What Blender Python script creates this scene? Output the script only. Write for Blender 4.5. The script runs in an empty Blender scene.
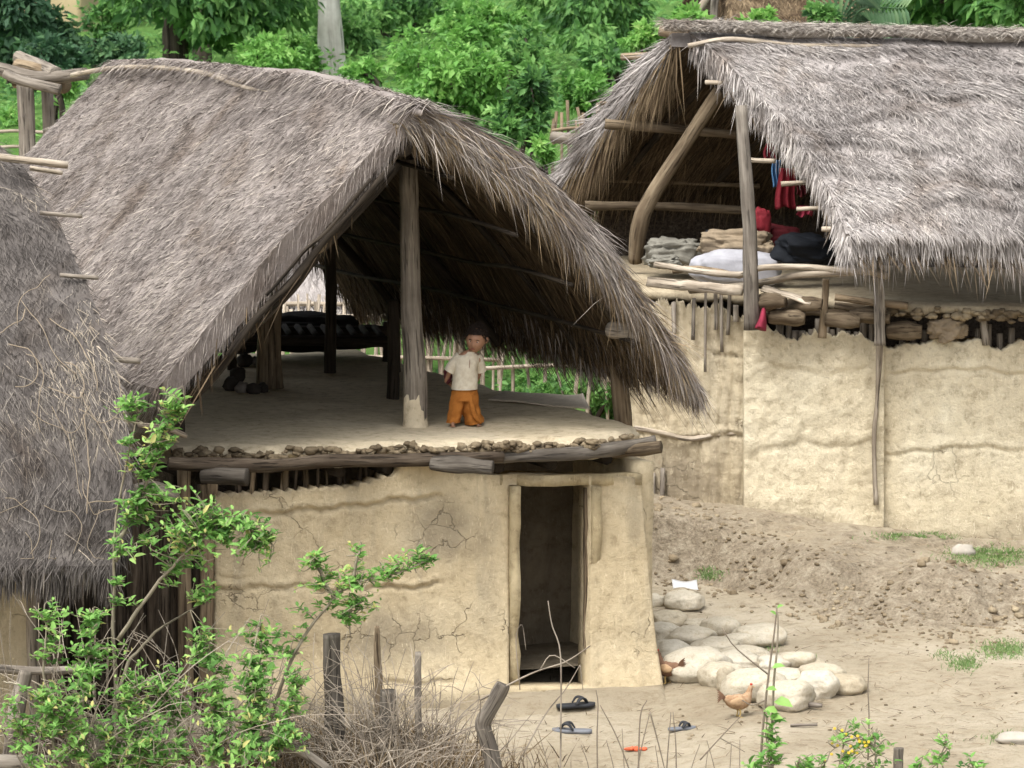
import bpy, math, random
import numpy as np

# ------------------------------------------------------------------ basics
random.seed(11)
rng = np.random.default_rng(7)
scene = bpy.context.scene
COL = scene.collection
FPX, HC, TH = 4200.0, 6.23, math.atan(504 / 4200.0)
cT, sT = math.cos(TH), math.sin(TH)


def ray(px, py):
    x = (px - 512) / FPX
    y = (384 - py) / FPX
    return x, cT + y * sT, -sT + y * cT


def P(px, py, D):
    """world point seen in direction (px, py) standing at distance D"""
    x, dy, dz = ray(px, py)
    k = D / dy
    return np.array([x * k, D, HC + dz * k])


def G(px, py, z):
    x, dy, dz = ray(px, py)
    k = (z - HC) / dz
    return np.array([x * k, dy * k, z])


def PXL(p):
    d = np.array([p[0], p[1], p[2] - HC])
    f = d[1] * cT - d[2] * sT
    u = d[1] * sT + d[2] * cT
    return 512 + FPX * d[0] / f, 384 - FPX * u / f


def nrm(v):
    v = np.asarray(v, float)
    return v / np.maximum(np.linalg.norm(v, axis=-1, keepdims=True), 1e-9)


def sstep(a, b, x):
    t = np.clip((x - a) / (b - a), 0, 1)
    return t * t * (3 - 2 * t)


def vn(p, scale, seed=0, octv=3):
    """smooth cheap lump noise, about -1..1"""
    r = np.random.default_rng(seed + 100)
    p = np.asarray(p, float)
    out = np.zeros(p.shape[:-1])
    amp, tot = 1.0, 0.0
    for o in range(octv):
        s = np.zeros(p.shape[:-1])
        for k in range(5):
            d = nrm(r.normal(size=3))
            s += np.sin(p @ d * scale * 6.283 * r.uniform(.6, 1.4) + r.uniform(0, 6.28))
        out += amp * s / 2.6
        tot += amp
        amp *= .5
        scale *= 2.05
    return out / tot


def catmull(pts, n):
    pts = np.asarray(pts, float)
    if len(pts) == 2:
        t = np.linspace(0, 1, n)[:, None]
        return pts[0] * (1 - t) + pts[1] * t
    q = np.vstack([2 * pts[0] - pts[1], pts, 2 * pts[-1] - pts[-2]])
    out = []
    m = len(pts) - 1
    for u in np.linspace(0, m, n):
        i = min(int(u), m - 1)
        t = u - i
        a, b, c, d = q[i], q[i + 1], q[i + 2], q[i + 3]
        out.append(.5 * ((2 * b) + (c - a) * t + (2 * a - 5 * b + 4 * c - d) * t * t + (3 * b - a - 3 * c + d) * t ** 3))
    return np.array(out)


# ------------------------------------------------------------------ mesh builder
class MB:
    def __init__(self):
        self.v, self.f, self.var, self.lc, self.mi, self.n = [], [], [], [], [], 0

    def add(self, v, f, var=.5, lc=None, mat=0):
        v = np.asarray(v, float).reshape(-1, 3)
        self.v.append(v)
        self.var.append(np.broadcast_to(np.asarray(var, float), (len(v),)))
        self.lc.append(v.copy() if lc is None else np.asarray(lc, float).reshape(-1, 3))
        if not isinstance(f, (list, tuple)) or (len(f) and np.ndim(f[0]) < 2):
            f = [f]
        for a in f:
            a = np.asarray(a, int)
            if len(a):
                self.f.append(a + self.n)
                self.mi.append(mat)
        self.n += len(v)

    # --- shapes
    def tube(self, pts, rad, n=8, var=.5, rough=0.0, caps=True, smooth_n=0, mat=0, seed=0, flat=1.0):
        pts = np.asarray(pts, float)
        rad = np.broadcast_to(np.asarray(rad, float), (len(pts),)) if np.ndim(rad) == 0 or len(np.atleast_1d(rad)) == len(pts) else np.interp(np.linspace(0, 1, len(pts)), np.linspace(0, 1, len(rad)), rad)
        if smooth_n:
            k = len(pts)
            pts2 = catmull(pts, smooth_n)
            rad = np.interp(np.linspace(0, 1, smooth_n), np.linspace(0, 1, k), rad)
            pts = pts2
        m = len(pts)
        tg = nrm(np.gradient(pts, axis=0))
        ref = np.array([0, 0, 1.0]) if abs(tg[0][2]) < .8 else np.array([1.0, 0, 0])
        nn = nrm(np.cross(tg[0], ref))
        N, B = [], []
        for i in range(m):
            nn = nrm(nn - tg[i] * np.dot(nn, tg[i]))
            N.append(nn)
            B.append(np.cross(tg[i], nn))
        N, B = np.array(N), np.array(B)
        a = np.linspace(0, 2 * np.pi, n, endpoint=False)
        ca, sa = np.cos(a), np.sin(a)
        R = rad[:, None] * np.ones((1, n))
        ln = np.concatenate([[0], np.cumsum(np.linalg.norm(np.diff(pts, axis=0), axis=1))])
        if rough:
            q = np.stack([np.broadcast_to(ca, (m, n)) * .6, np.broadcast_to(sa, (m, n)) * .6, np.broadcast_to((ln / max(rad.max(), 1e-4) * .12)[:, None], (m, n))], -1)
            R = R * (1 + rough * vn(q, .8, seed + 3, 3))
        V = pts[:, None, :] + R[..., None] * (ca[None, :, None] * N[:, None, :] + flat * sa[None, :, None] * B[:, None, :])
        lc = np.stack([np.broadcast_to(ca, (m, n)) * rad[:, None], np.broadcast_to(sa, (m, n)) * rad[:, None], np.broadcast_to((ln * .07)[:, None], (m, n))], -1) + np.array([seed * .37 % 5, 0, seed * .61 % 7])
        i, j = np.meshgrid(np.arange(m - 1), np.arange(n), indexing='ij')
        j2 = (j + 1) % n
        F = [np.stack([i * n + j, i * n + j2, (i + 1) * n + j2, (i + 1) * n + j], -1).reshape(-1, 4)]
        V = V.reshape(-1, 3)
        lc = lc.reshape(-1, 3)
        if caps:
            V = np.vstack([V, pts[0], pts[-1]])
            lc = np.vstack([lc, lc[0] * .2, lc[-1] * .2])
            k = m * n
            jj = np.arange(n)
            F.append(np.stack([np.full(n, k), (jj + 1) % n, jj], -1))
            F.append(np.stack([np.full(n, k + 1), (m - 1) * n + jj, (m - 1) * n + (jj + 1) % n], -1))
        self.add(V, F, var, lc, mat)

    def box(self, c, ax, ay, az, var=.5, mat=0, bev=.0):
        """box with half-axis vectors, chamfered verticals kept simple"""
        c, ax, ay, az = [np.asarray(t, float) for t in (c, ax, ay, az)]
        V, L = [], []
        for z in (-1, 1):
            for (x, y) in ((-1, -1), (1, -1), (1, 1), (-1, 1)):
                V.append(c + x * ax + y * ay + z * az)
                L.append([x * np.linalg.norm(ax), y * np.linalg.norm(ay), z * np.linalg.norm(az) * .07])
        F = np.array([[3, 2, 1, 0], [4, 5, 6, 7], [0, 1, 5, 4], [1, 2, 6, 5], [2, 3, 7, 6], [3, 0, 4, 7]])
        self.add(V, F, var, np.array(L) + rng.uniform(0, 5, 3), mat)

    def plank(self, p0, p1, w, t, face, var=.5, rough=.12, mat=0, seg=7, seed=0):
        """board from p0 to p1, width w, thickness t, broad side facing 'face', wavering edges"""
        p0, p1 = np.asarray(p0, float), np.asarray(p1, float)
        d = nrm(p1 - p0)
        s = nrm(np.cross(d, face))
        f = np.cross(s, d)
        r = np.random.default_rng(seed + 5)
        V, L = [], []
        for i in range(seg):
            u = i / (seg - 1)
            c = p0 + (p1 - p0) * u + s * w * rough * .5 * r.normal() + f * t * .3 * r.normal()
            ww = w * (1 + rough * r.normal() * .6)
            for (a, b) in ((-.5, -.5), (.5, -.5), (.5, .5), (-.5, .5)):
                V.append(c + s * ww * a + f * t * b)
                L.append([ww * a, t * b, u * np.linalg.norm(p1 - p0) * .07])
        F = []
        for i in range(seg - 1):
            for j in range(4):
                F.append([i * 4 + j, i * 4 + (j + 1) % 4, i * 4 + 4 + (j + 1) % 4, i * 4 + 4 + j])
        k = (seg - 1) * 4
        F += [[3, 2, 1, 0], [k, k + 1, k + 2, k + 3]]
        self.add(V, np.array(F), var, np.array(L) + r.uniform(0, 6, 3), mat)

    def blob(self, c, r, nu=18, nv=12, bump=.12, bscale=.6, seed=0, var=.5, rot=0.0, squash=1.0, mat=0, power=1.0, crease=0.0):
        u = np.linspace(0, 2 * np.pi, nu, endpoint=False)
        w = np.linspace(0, np.pi, nv)
        W, U = np.meshgrid(w, u, indexing='ij')
        d = np.stack([np.sin(W) * np.cos(U), np.sin(W) * np.sin(U), np.cos(W)], -1)
        d2 = np.sign(d) * np.abs(d) ** power
        k = 1 + bump * vn(d, bscale, seed, 3) + crease * (.5 - np.abs(vn(d * np.array([1.2, 1.2, .8]), 1.3, seed + 50, 2)) ** .6)
        p = d2 * k[..., None] * np.asarray(r, float)
        cr, sr = math.cos(rot), math.sin(rot)
        p = np.stack([p[..., 0] * cr - p[..., 1] * sr, p[..., 0] * sr + p[..., 1] * cr, p[..., 2]], -1) + np.asarray(c, float)
        i, j = np.meshgrid(np.arange(nv - 1), np.arange(nu), indexing='ij')
        j2 = (j + 1) % nu
        F = np.stack([i * nu + j, (i + 1) * nu + j, (i + 1) * nu + j2, i * nu + j2], -1).reshape(-1, 4)
        self.add(p.reshape(-1, 3), F, var, None, mat)

    def grid(self, pts, back=None, mask=None, var=.5, mat=0):
        """sheet of points (h,w,3); with 'back' offset (vector or array) it becomes a closed slab; mask (h-1,w-1) drops cells"""
        pts = np.asarray(pts, float)
        h, w = pts.shape[:2]
        if mask is None:
            mask = np.ones((h - 1, w - 1), bool)
        i, j = np.nonzero(mask)
        a = i * w + j
        q = np.stack([a, a + w, a + w + 1, a + 1], -1)
        V = pts.reshape(-1, 3)
        F = [q]
        var = np.broadcast_to(np.asarray(var, float), (h, w)).reshape(-1)
        if back is not None:
            k = h * w
            V = np.vstack([V, (pts + np.asarray(back, float)).reshape(-1, 3)])
            var = np.concatenate([var, var])
            F.append(q[:, ::-1] + k)
            e = np.concatenate([q[:, [0, 1]], q[:, [1, 2]], q[:, [2, 3]], q[:, [3, 0]]])
            key = set(map(tuple, e.tolist()))
            b = np.array([t for t in key if (t[1], t[0]) not in key])
            F.append(np.stack([b[:, 1], b[:, 0], b[:, 0] + k, b[:, 1] + k], -1))
        self.add(V, F, var, None, mat)

    def strands(self, base, d, nor, L, W, lift, droop, var, mat=0):
        """tapered blades: straw or grass"""
        n = len(base)
        d, nor = nrm(d), nrm(nor)
        s = nrm(np.cross(d, nor)) * (np.broadcast_to(W, (n,)) * .5)[:, None]
        L = np.broadcast_to(L, (n,))[:, None]
        lift = np.broadcast_to(lift, (n,))[:, None]
        droop = np.broadcast_to(droop, (n,))[:, None]
        z = np.array([0, 0, 1.0])
        p1 = base + d * L * .5 + nor * lift * .6 - z * droop * .28
        p2 = base + d * L + nor * lift - z * droop
        V = np.stack([base - s, base + s, p1 + s * .8, p1 - s * .8, p2], 1).reshape(-1, 3)
        a = np.arange(n)[:, None] * 5
        self.add(V, [np.hstack([a, a + 1, a + 2, a + 3]), np.hstack([a + 3, a + 2, a + 4])], np.repeat(np.broadcast_to(var, (n,)), 5), None, mat)

    def leaves(self, base, d, nor, L, W, var, fold=.25, mat=0):
        n = len(base)
        d = nrm(d)
        s = nrm(np.cross(d, nor))
        u = np.cross(s, d)
        L = np.broadcast_to(L, (n,))[:, None]
        W = np.broadcast_to(W, (n,))[:, None]
        m1, m2 = base + d * L * .3, base + d * L * .7 - u * L * .05
        e = u * W * fold
        V = np.stack([base, m1 + s * W * .5 + e, m2 + s * W * .4 + e * .8, base + d * L - u * L * .16, m2 - s * W * .4 + e * .8, m1 - s * W * .5 + e, m1, m2], 1).reshape(-1, 3)
        a = np.arange(n)[:, None] * 8
        q = [np.hstack([a + 6, a + 1, a + 2, a + 7]), np.hstack([a + 6, a + 7, a + 4, a + 5])]
        t = [np.hstack([a, a + 1, a + 6]), np.hstack([a, a + 6, a + 5]), np.hstack([a + 7, a + 2, a + 3]), np.hstack([a + 7, a + 3, a + 4])]
        self.add(V, q + t, np.repeat(np.broadcast_to(var, (n,)), 8), None, mat)

    def cards(self, base, d, nor, L, W, var, mat=0):
        """small far leaves: one folded lozenge each"""
        n = len(base)
        d = nrm(d)
        s = nrm(np.cross(d, nor))
        u = np.cross(s, d)
        L = np.broadcast_to(L, (n,))[:, None]
        W = np.broadcast_to(W, (n,))[:, None]
        V = np.stack([base, base + d * L * .45 + s * W * .5 + u * W * .15, base + d * L - u * L * .12, base + d * L * .45 - s * W * .5 + u * W * .15], 1).reshape(-1, 3)
        a = np.arange(n)[:, None] * 4
        self.add(V, [np.hstack([a, a + 1, a + 2]), np.hstack([a, a + 2, a + 3])], np.repeat(np.broadcast_to(var, (n,)), 4), None, mat)

    def build(self, name, mats, parent=None, smooth=True, loc=None, **tags):
        V = np.vstack(self.v)
        org = np.array(parent['_o']) if parent is not None else (np.asarray(loc, float) if loc is not None else np.array([0, 0, 0.]))
        V = V - org
        lc = np.vstack(self.lc)
        me = bpy.data.meshes.new(name)
        me.vertices.add(len(V))
        me.vertices.foreach_set('co', V.astype(np.float32).ravel())
        loops = np.concatenate([a.ravel() for a in self.f])
        tot = np.concatenate([np.full(len(a), a.shape[1]) for a in self.f])
        mi = np.concatenate([np.full(len(a), m) for a, m in zip(self.f, self.mi)])
        st = np.concatenate([[0], np.cumsum(tot)[:-1]])
        me.loops.add(len(loops))
        me.loops.foreach_set('vertex_index', loops.astype(np.int32))
        me.polygons.add(len(tot))
        me.polygons.foreach_set('loop_start', st.astype(np.int32))
        me.polygons.foreach_set('loop_total', tot.astype(np.int32))
        me.polygons.foreach_set('material_index', mi.astype(np.int32))
        me.polygons.foreach_set('use_smooth', np.full(len(tot), bool(smooth)))
        a = me.attributes.new('var', 'FLOAT', 'POINT')
        a.data.foreach_set('value', np.concatenate(self.var).astype(np.float32))
        a = me.attributes.new('lc', 'FLOAT_VECTOR', 'POINT')
        a.data.foreach_set('vector', lc.astype(np.float32).ravel())
        for m in (mats if isinstance(mats, (list, tuple)) else [mats]):
            me.materials.append(m)
        me.update(calc_edges=True)
        me.validate()
        o = bpy.data.objects.new(name, me)
        COL.objects.link(o)
        if parent is not None:
            o.parent = parent
            o['_o'] = [float(t) for t in org]
        else:
            o.location = org
            o['_o'] = [float(t) for t in org]
        for k, t in tags.items():
            o[{'cat': 'category'}.get(k, k)] = t
        return o


def thing(name, label, cat, loc, group=None):
    o = bpy.data.objects.new(name, None)
    o.empty_display_size = .2
    COL.objects.link(o)
    o.location = [float(t) for t in loc]
    o['_o'] = [float(t) for t in loc]
    o['label'], o['category'] = label, cat
    if group:
        o['group'] = group
    return o


def copy_tree(o, loc, rotz=0, scale=None, label=None, parent=None):
    c = o.copy()
    COL.objects.link(c)
    if parent is None:
        c.location = [float(t) for t in loc]
        c.rotation_euler = (0, 0, rotz)
        if scale:
            c.scale = (scale,) * 3
        if label:
            c['label'] = label
    else:
        c.parent = parent
    for ch in o.children:
        copy_tree(ch, None, parent=c)
    return c


# ------------------------------------------------------------------ materials
class NT:
    def __init__(self, name):
        self.m = bpy.data.materials.new(name)
        self.m.use_nodes = True
        self.t = self.m.node_tree
        self.t.nodes.clear()
        self.out = self.t.nodes.new('ShaderNodeOutputMaterial')

    def n(self, typ, props=None, **ins):
        nd = self.t.nodes.new('ShaderNode' + typ)
        for k, v in (props or {}).items():
            setattr(nd, k, v)
        for k, v in ins.items():
            k = k.replace('_', ' ')
            s = nd.inputs[int(k[1:])] if k[0] == 'i' and k[1:].isdigit() else nd.inputs[k]
            if hasattr(v, 'is_output') or isinstance(v, bpy.types.NodeSocket):
                self.t.links.new(v, s)
            else:
                s.default_value = v
        return nd

    def attr(self, name):
        a = self.n('Attribute')
        a.attribute_name = name
        return a

    def ramp(self, fac, stops):
        r = self.n('ValToRGB')
        el = r.color_ramp.elements
        while len(el) < len(stops):
            el.new(.5)
        for e, (p, c) in zip(el, stops):
            e.position = p
            e.color = (*c, 1) if not np.isscalar(c) else (c, c, c, 1)
        self.t.links.new(fac, r.inputs[0])
        return r.outputs[0]

    def noise(self, vec, scale, detail=4, rough=.55, dist=0.0):
        k = self.n('TexNoise', None, Scale=scale, Detail=detail, Roughness=rough, Distortion=dist)
        if vec is not None:
            self.t.links.new(vec, k.inputs['Vector'])
        return k.outputs[0]

    def map(self, vec, sc):
        return self.n('Mapping', None, Vector=vec, Scale=sc).outputs[0]

    def mix(self, a, b, f, typ='MIX'):
        k = self.n('MixRGB', {'blend_type': typ})
        for i, v in enumerate((f, a, b)):
            if isinstance(v, bpy.types.NodeSocket):
                self.t.links.new(v, k.inputs[i])
            else:
                k.inputs[i].default_value = v if i == 0 else (*v, 1)
        return k.outputs[0]

    def math(self, op, a, b=0.0, c=0.0):
        k = self.n('Math', {'operation': op})
        for i, v in enumerate((a, b, c)):
            if isinstance(v, bpy.types.NodeSocket):
                self.t.links.new(v, k.inputs[i])
            else:
                k.inputs[i].default_value = v
        return k.outputs[0]

    def bump(self, h, strength=.4, dist=.02, prev=None):
        k = self.n('Bump', None, Height=h, Strength=strength, Distance=dist)
        if prev is not None:
            self.t.links.new(prev, k.inputs['Normal'])
        return k.outputs[0]

    def done(self, col, rough=.9, normal=None, spec=.2, trans=0.0):
        p = self.n('BsdfPrincipled')
        for k, v in (('Base Color', col), ('Roughness', rough), ('Specular IOR Level', spec)):
            if isinstance(v, bpy.types.NodeSocket):
                self.t.links.new(v, p.inputs[k])
            else:
                p.inputs[k].default_value = (*v, 1) if k == 'Base Color' else v
        if normal is not None:
            self.t.links.new(normal, p.inputs['Normal'])
        o = p.outputs[0]
        if trans:
            tr = self.n('BsdfTranslucent')
            if isinstance(col, bpy.types.NodeSocket):
                self.t.links.new(col, tr.inputs['Color'])
            else:
                tr.inputs['Color'].default_value = (*col, 1)
            mx = self.n('MixShader', None, Fac=trans)
            self.t.links.new(o, mx.inputs[1])
            self.t.links.new(tr.outputs[0], mx.inputs[2])
            o = mx.outputs[0]
        self.t.links.new(o, self.out.inputs[0])
        return self.m


def m_mud(name, a, b, c, stain, crack=.5, stainamt=.5, bump=.5, straw=True, fineamt=.62):
    t = NT(name)
    v = t.n('TexCoord').outputs['Object']
    big = t.noise(v, .9, 6, .6, .4)
    col = t.ramp(big, [(.3, a), (.5, b), (.68, c)])
    fine = t.noise(v, 11, 8, .7)
    col = t.mix(col, t.ramp(fine, [(.33, (.42, .38, .32)), (.47, (.9, .89, .87)), (.62, (1.08, 1.08, 1.06))]), fineamt, 'MULTIPLY')
    streak = t.noise(t.map(v, (3.2, 3.2, .55)), 1.6, 7, .65, .6)
    col = t.mix(col, stain, t.math('MULTIPLY', t.ramp(streak, [(.52, 0.), (.72, 1.)]), stainamt))
    warp = t.n('VectorMath', {'operation': 'ADD'})
    nz = t.n('TexNoise', None, Scale=5.0, Detail=4.0)
    t.t.links.new(v, nz.inputs['Vector'])
    sc = t.n('VectorMath', {'operation': 'SCALE'})
    t.t.links.new(nz.outputs['Color'], sc.inputs[0])
    sc.inputs['Scale'].default_value = .35
    t.t.links.new(v, warp.inputs[0])
    t.t.links.new(sc.outputs[0], warp.inputs[1])
    vo = t.n('TexVoronoi', {'feature': 'DISTANCE_TO_EDGE'}, Scale=3.1)
    t.t.links.new(warp.outputs[0], vo.inputs['Vector'])
    ck = t.ramp(vo.outputs['Distance'], [(.0, 1.), (.016, 0.)])
    mask = t.ramp(t.noise(v, 1.7, 3), [(.56, 0.), (.64, 1.)])
    mask = t.math('MAXIMUM', mask, t.ramp(t.attr('var').outputs['Fac'], [(.68, 0.), (.85, 1.)]))
    ck = t.math('MULTIPLY', t.math('MULTIPLY', ck, mask), crack)
    col = t.mix(col, tuple(.35 * x for x in a), ck)
    vs = t.math('MULTIPLY', t.math('SUBTRACT', t.attr('var').outputs['Fac'], .5), 2.0)
    vs = t.ramp(t.math('ADD', vs, t.math('MULTIPLY', t.math('SUBTRACT', t.noise(v, 3.5, 6, .7), .5), t.math('MULTIPLY', vs, 1.6))), [(.25, 0.), (.7, 1.)])
    col = t.mix(col, t.mix(stain, tuple(.8 * x for x in stain), fine), t.math('MULTIPLY', vs, .75))
    grain = t.noise(v, 48, 6, .75)
    nb = t.bump(t.math('SUBTRACT', fine, ck), bump, .035)
    nb = t.bump(grain, .55 * bump, .014, nb)
    if straw:
        stw = t.noise(t.map(v, (60, 60, 14)), 1.0, 2, .5, 1.5)
        col = t.mix(col, tuple(min(1, 1.25 * x) for x in c), t.math('MULTIPLY', t.ramp(stw, [(.62, 0.), (.72, 1.)]), .45))
    return t.done(col, .95, nb, .08)


def m_wood(name, dark, mid, light, bump=.6, scale=26.):
    t = NT(name)
    lc = t.attr('lc').outputs['Vector']
    g = t.noise(lc, scale, 6, .65, .3)
    col = t.ramp(g, [(.3, dark), (.5, mid), (.68, light)])
    big = t.noise(t.n('TexCoord').outputs['Object'], 3.5, 4)
    col = t.mix(col, t.ramp(big, [(.35, (.55, .52, .5)), (.6, (1, 1, 1))]), .6, 'MULTIPLY')
    vr = t.ramp(t.attr('var').outputs['Fac'], [(0., .45), (.5, 1.), (1., 1.5)])
    col = t.mix(col, vr, 1., 'MULTIPLY')
    crack = t.ramp(t.noise(lc, scale * 1.7, 3, .5), [(.36, 1.), (.42, 0.)])
    col = t.mix(col, tuple(.3 * x for x in dark), t.math('MULTIPLY', crack, .7))
    nb = t.bump(t.math('SUBTRACT', g, crack), bump, .012)
    return t.done(col, .85, nb, .15)


def m_straw(name, stops, trans=.0, patch=.5):
    t = NT(name)
    v = t.n('TexCoord').outputs['Object']
    f = t.attr('var').outputs['Fac']
    f = t.math('ADD', f, t.math('MULTIPLY', t.math('SUBTRACT', t.noise(v, 1.1, 5, .65), .5), patch))
    col = t.ramp(f, stops)
    rot = t.ramp(t.noise(t.map(v, (1, 1, .6)), 1.6, 7, .68, .8), [(.5, 0.), (.68, 1.)])
    col = t.mix(col, (.50, .43, .37), t.math('MULTIPLY', rot, .75), 'MULTIPLY')
    col = t.mix(col, t.ramp(t.noise(v, 55, 3, .7), [(.3, (.6, .58, .55)), (.6, (1, 1, 1))]), .5, 'MULTIPLY')
    return t.done(col, .8, None, .18, trans)


def m_leaf(name, stops, rough=.45, trans=.3, spec=.35):
    t = NT(name)
    f = t.attr('var').outputs['Fac']
    col = t.ramp(f, stops)
    return t.done(col, rough, None, spec, trans)


def m_plain(name, c, rough=.8, sc=14., amt=.35, bump=.3, spec=.2, c2=None):
    t = NT(name)
    v = t.n('TexCoord').outputs['Object']
    n1 = t.noise(v, sc, 6, .65)
    c2 = c2 or tuple(x * .55 for x in c)
    col = t.mix(c, c2, t.math('MULTIPLY', t.ramp(n1, [(.38, 1.), (.62, 0.)]), amt))
    return t.done(col, rough, t.bump(n1, bump, .01), spec)


MUD = m_mud('mud_plaster', (.46, .375, .24), (.56, .465, .31), (.63, .54, .38), (.33, .28, .20), .9, .55, .7, True, .5)
MUDR = m_mud('pale_mud_plaster', (.54, .465, .325), (.64, .565, .415), (.71, .65, .50), (.42, .355, .25), .3, .45, .9)
MUDW = m_mud('grey_mud_on_stakes', (.44, .37, .255), (.53, .455, .325), (.62, .55, .41), (.30, .25, .18), .8, .6, .9)
MUDF = m_mud('trodden_mud_floor', (.47, .40, .28), (.56, .48, .345), (.63, .55, .41), (.38, .32, .22), .15, .3, .4)
CLOD = m_mud('clay_clods', (.15, .115, .075), (.24, .19, .125), (.40, .33, .225), (.10, .075, .05), .0, .7, .9, False)
WOOD = m_wood('weathered_wood', (.11, .095, .08), (.20, .175, .145), (.32, .285, .24))
WOODB = m_wood('brown_pole_wood', (.10, .07, .045), (.19, .145, .095), (.29, .23, .155))
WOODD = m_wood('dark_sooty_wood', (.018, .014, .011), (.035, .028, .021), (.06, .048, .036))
WOODP = m_wood('pale_pole_wood', (.19, .16, .12), (.30, .255, .20), (.43, .38, .31))
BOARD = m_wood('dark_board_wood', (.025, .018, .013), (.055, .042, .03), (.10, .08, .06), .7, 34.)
THATCH = m_straw('grey_thatch', [(0., (.055, .045, .04)), (.3, (.165, .141, .128)), (.55, (.275, .243, .225)), (.8, (.37, .33, .30)), (1., (.52, .465, .40))])
THATCHR = m_straw('pale_grey_thatch', [(0., (.08, .07, .064)), (.3, (.22, .2, .187)), (.55, (.34, .312, .298)), (.8, (.44, .41, .39)), (1., (.58, .54, .50))])
THATCHL = m_straw('dark_grey_thatch', [(0., (.04, .035, .031)), (.3, (.08, .071, .066)), (.55, (.13, .116, .107)), (.8, (.20, .18, .16)), (1., (.42, .36, .28))])
STRAWB = m_straw('brown_straw', [(0., (.035, .024, .015)), (.35, (.09, .062, .036)), (.65, (.17, .125, .075)), (1., (.34, .26, .16))])
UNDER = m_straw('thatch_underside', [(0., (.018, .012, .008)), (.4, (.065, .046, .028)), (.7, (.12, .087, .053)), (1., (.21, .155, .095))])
VINE = m_plain('dry_vine', (.27, .22, .16), .85)
LEAFA = m_leaf('shrub_leaf', [(0., (.07, .16, .04)), (.35, (.16, .34, .085)), (.7, (.27, .50, .13)), (.94, (.42, .60, .20)), (1., (.55, .52, .2))], .65, .45, .2)
LEAFB = m_leaf('background_leaf', [(0., (.025, .07, .024)), (.3, (.068, .18, .05)), (.6, (.155, .335, .085)), (1., (.30, .50, .16))], .65, .42)
LEAFD = m_leaf('dark_tree_leaf', [(0., (.02, .055, .03)), (.4, (.046, .115, .055)), (.75, (.09, .19, .08)), (1., (.17, .29, .12))], .65, .38)
LEAFY = m_leaf('bright_leaf', [(0., (.06, .17, .035)), (.4, (.16, .37, .075)), (.75, (.28, .51, .13)), (1., (.43, .62, .20))], .55, .45)
GRASSM = m_leaf('grass_blade', [(0., (.08, .15, .045)), (.5, (.17, .28, .09)), (1., (.34, .42, .18))], .6, .3)
BARK = m_wood('dark_bark', (.03, .025, .02), (.07, .057, .045), (.12, .1, .08), 1., 10.)
BARKW = m_wood('white_bark', (.30, .28, .25), (.52, .5, .46), (.68, .66, .62), .5, 6.)
STEM = m_wood('shrub_stem', (.14, .12, .08), (.26, .23, .17), (.38, .34, .27), .4)
TWIG = m_wood('dry_twig', (.16, .13, .10), (.30, .26, .21), (.46, .41, .34), .3)
STONE = None


def m_stone():
    t = NT('river_stone')
    v = t.n('TexCoord').outputs['Object']
    n1 = t.noise(v, 2.2, 6, .6)
    col = t.ramp(n1, [(.3, (.33, .295, .235)), (.5, (.47, .435, .365)), (.7, (.60, .56, .49))])
    vr = t.ramp(t.attr('var').outputs['Fac'], [(0., (.75, .68, .56)), (.5, (1, .97, .9)), (1., (1.1, 1.1, 1.08))])
    col = t.mix(col, vr, 1., 'MULTIPLY')
    n2 = t.noise(v, 38, 6, .7)
    col = t.mix(col, t.ramp(n2, [(.35, (.6, .58, .53)), (.5, (1, 1, 1))]), .5, 'MULTIPLY')
    dirt = t.ramp(t.noise(v, 5, 6, .7), [(.5, 0.), (.66, 1.)])
    col = t.mix(col, (.36, .29, .18), t.math('MULTIPLY', dirt, .55))
    return t.done(col, .85, t.bump(n2, .6, .02), .2)


STONE = m_stone()


def m_ground():
    t = NT('dirt_and_grass')
    v = t.n('TexCoord').outputs['Object']
    f = t.attr('var').outputs['Fac']
    n1 = t.noise(v, .55, 8, .62, .5)
    n2 = t.noise(v, 9., 9, .76)
    n3 = t.noise(v, 45, 5, .75)
    dirt = t.ramp(n1, [(.28, (.36, .295, .205)), (.48, (.48, .41, .30)), (.66, (.60, .53, .41))])
    dirt = t.mix(dirt, t.ramp(n2, [(.32, (.55, .5, .42)), (.5, (1, 1, 1))]), .6, 'MULTIPLY')
    bank = t.ramp(n2, [(.3, (.18, .143, .10)), (.48, (.33, .275, .20)), (.66, (.48, .415, .315))])
    bank = t.mix(bank, t.ramp(n3, [(.34, (.5, .46, .42)), (.5, (1, 1, 1)), (.66, (1.2, 1.2, 1.18))]), .7, 'MULTIPLY')
    dirt = t.mix(dirt, t.ramp(n3, [(.34, (.7, .66, .6)), (.48, (1.03, 1.03, 1.03))]), .35, 'MULTIPLY')
    green = t.ramp(t.noise(v, 1.3, 8, .7), [(.3, (.04, .09, .022)), (.5, (.09, .19, .045)), (.7, (.17, .28, .08))])
    jit = t.math('MULTIPLY', t.math('SUBTRACT', n2, .5), .5)
    fj = t.math('ADD', f, jit)
    col = t.mix(dirt, bank, t.ramp(fj, [(.2, 0.), (.45, 1.)]))
    col = t.mix(col, green, t.ramp(fj, [(.68, 0.), (.82, 1.)]))
    peb = t.n('TexVoronoi', None, Scale=24.0)
    t.t.links.new(v, peb.inputs['Vector'])
    pm = t.math('MULTIPLY', t.ramp(peb.outputs['Distance'], [(.12, 1.), (.2, 0.)]), t.ramp(t.noise(v, 3, 2), [(.52, 0.), (.6, 1.)]))
    col = t.mix(col, (.33, .28, .21), t.math('MULTIPLY', pm, .7))
    nb = t.bump(n2, .9, .09)
    nb = t.bump(t.math('ADD', n3, pm), .45, .015, nb)
    return t.done(col, .97, nb, .05)


GROUND = m_ground()
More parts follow.
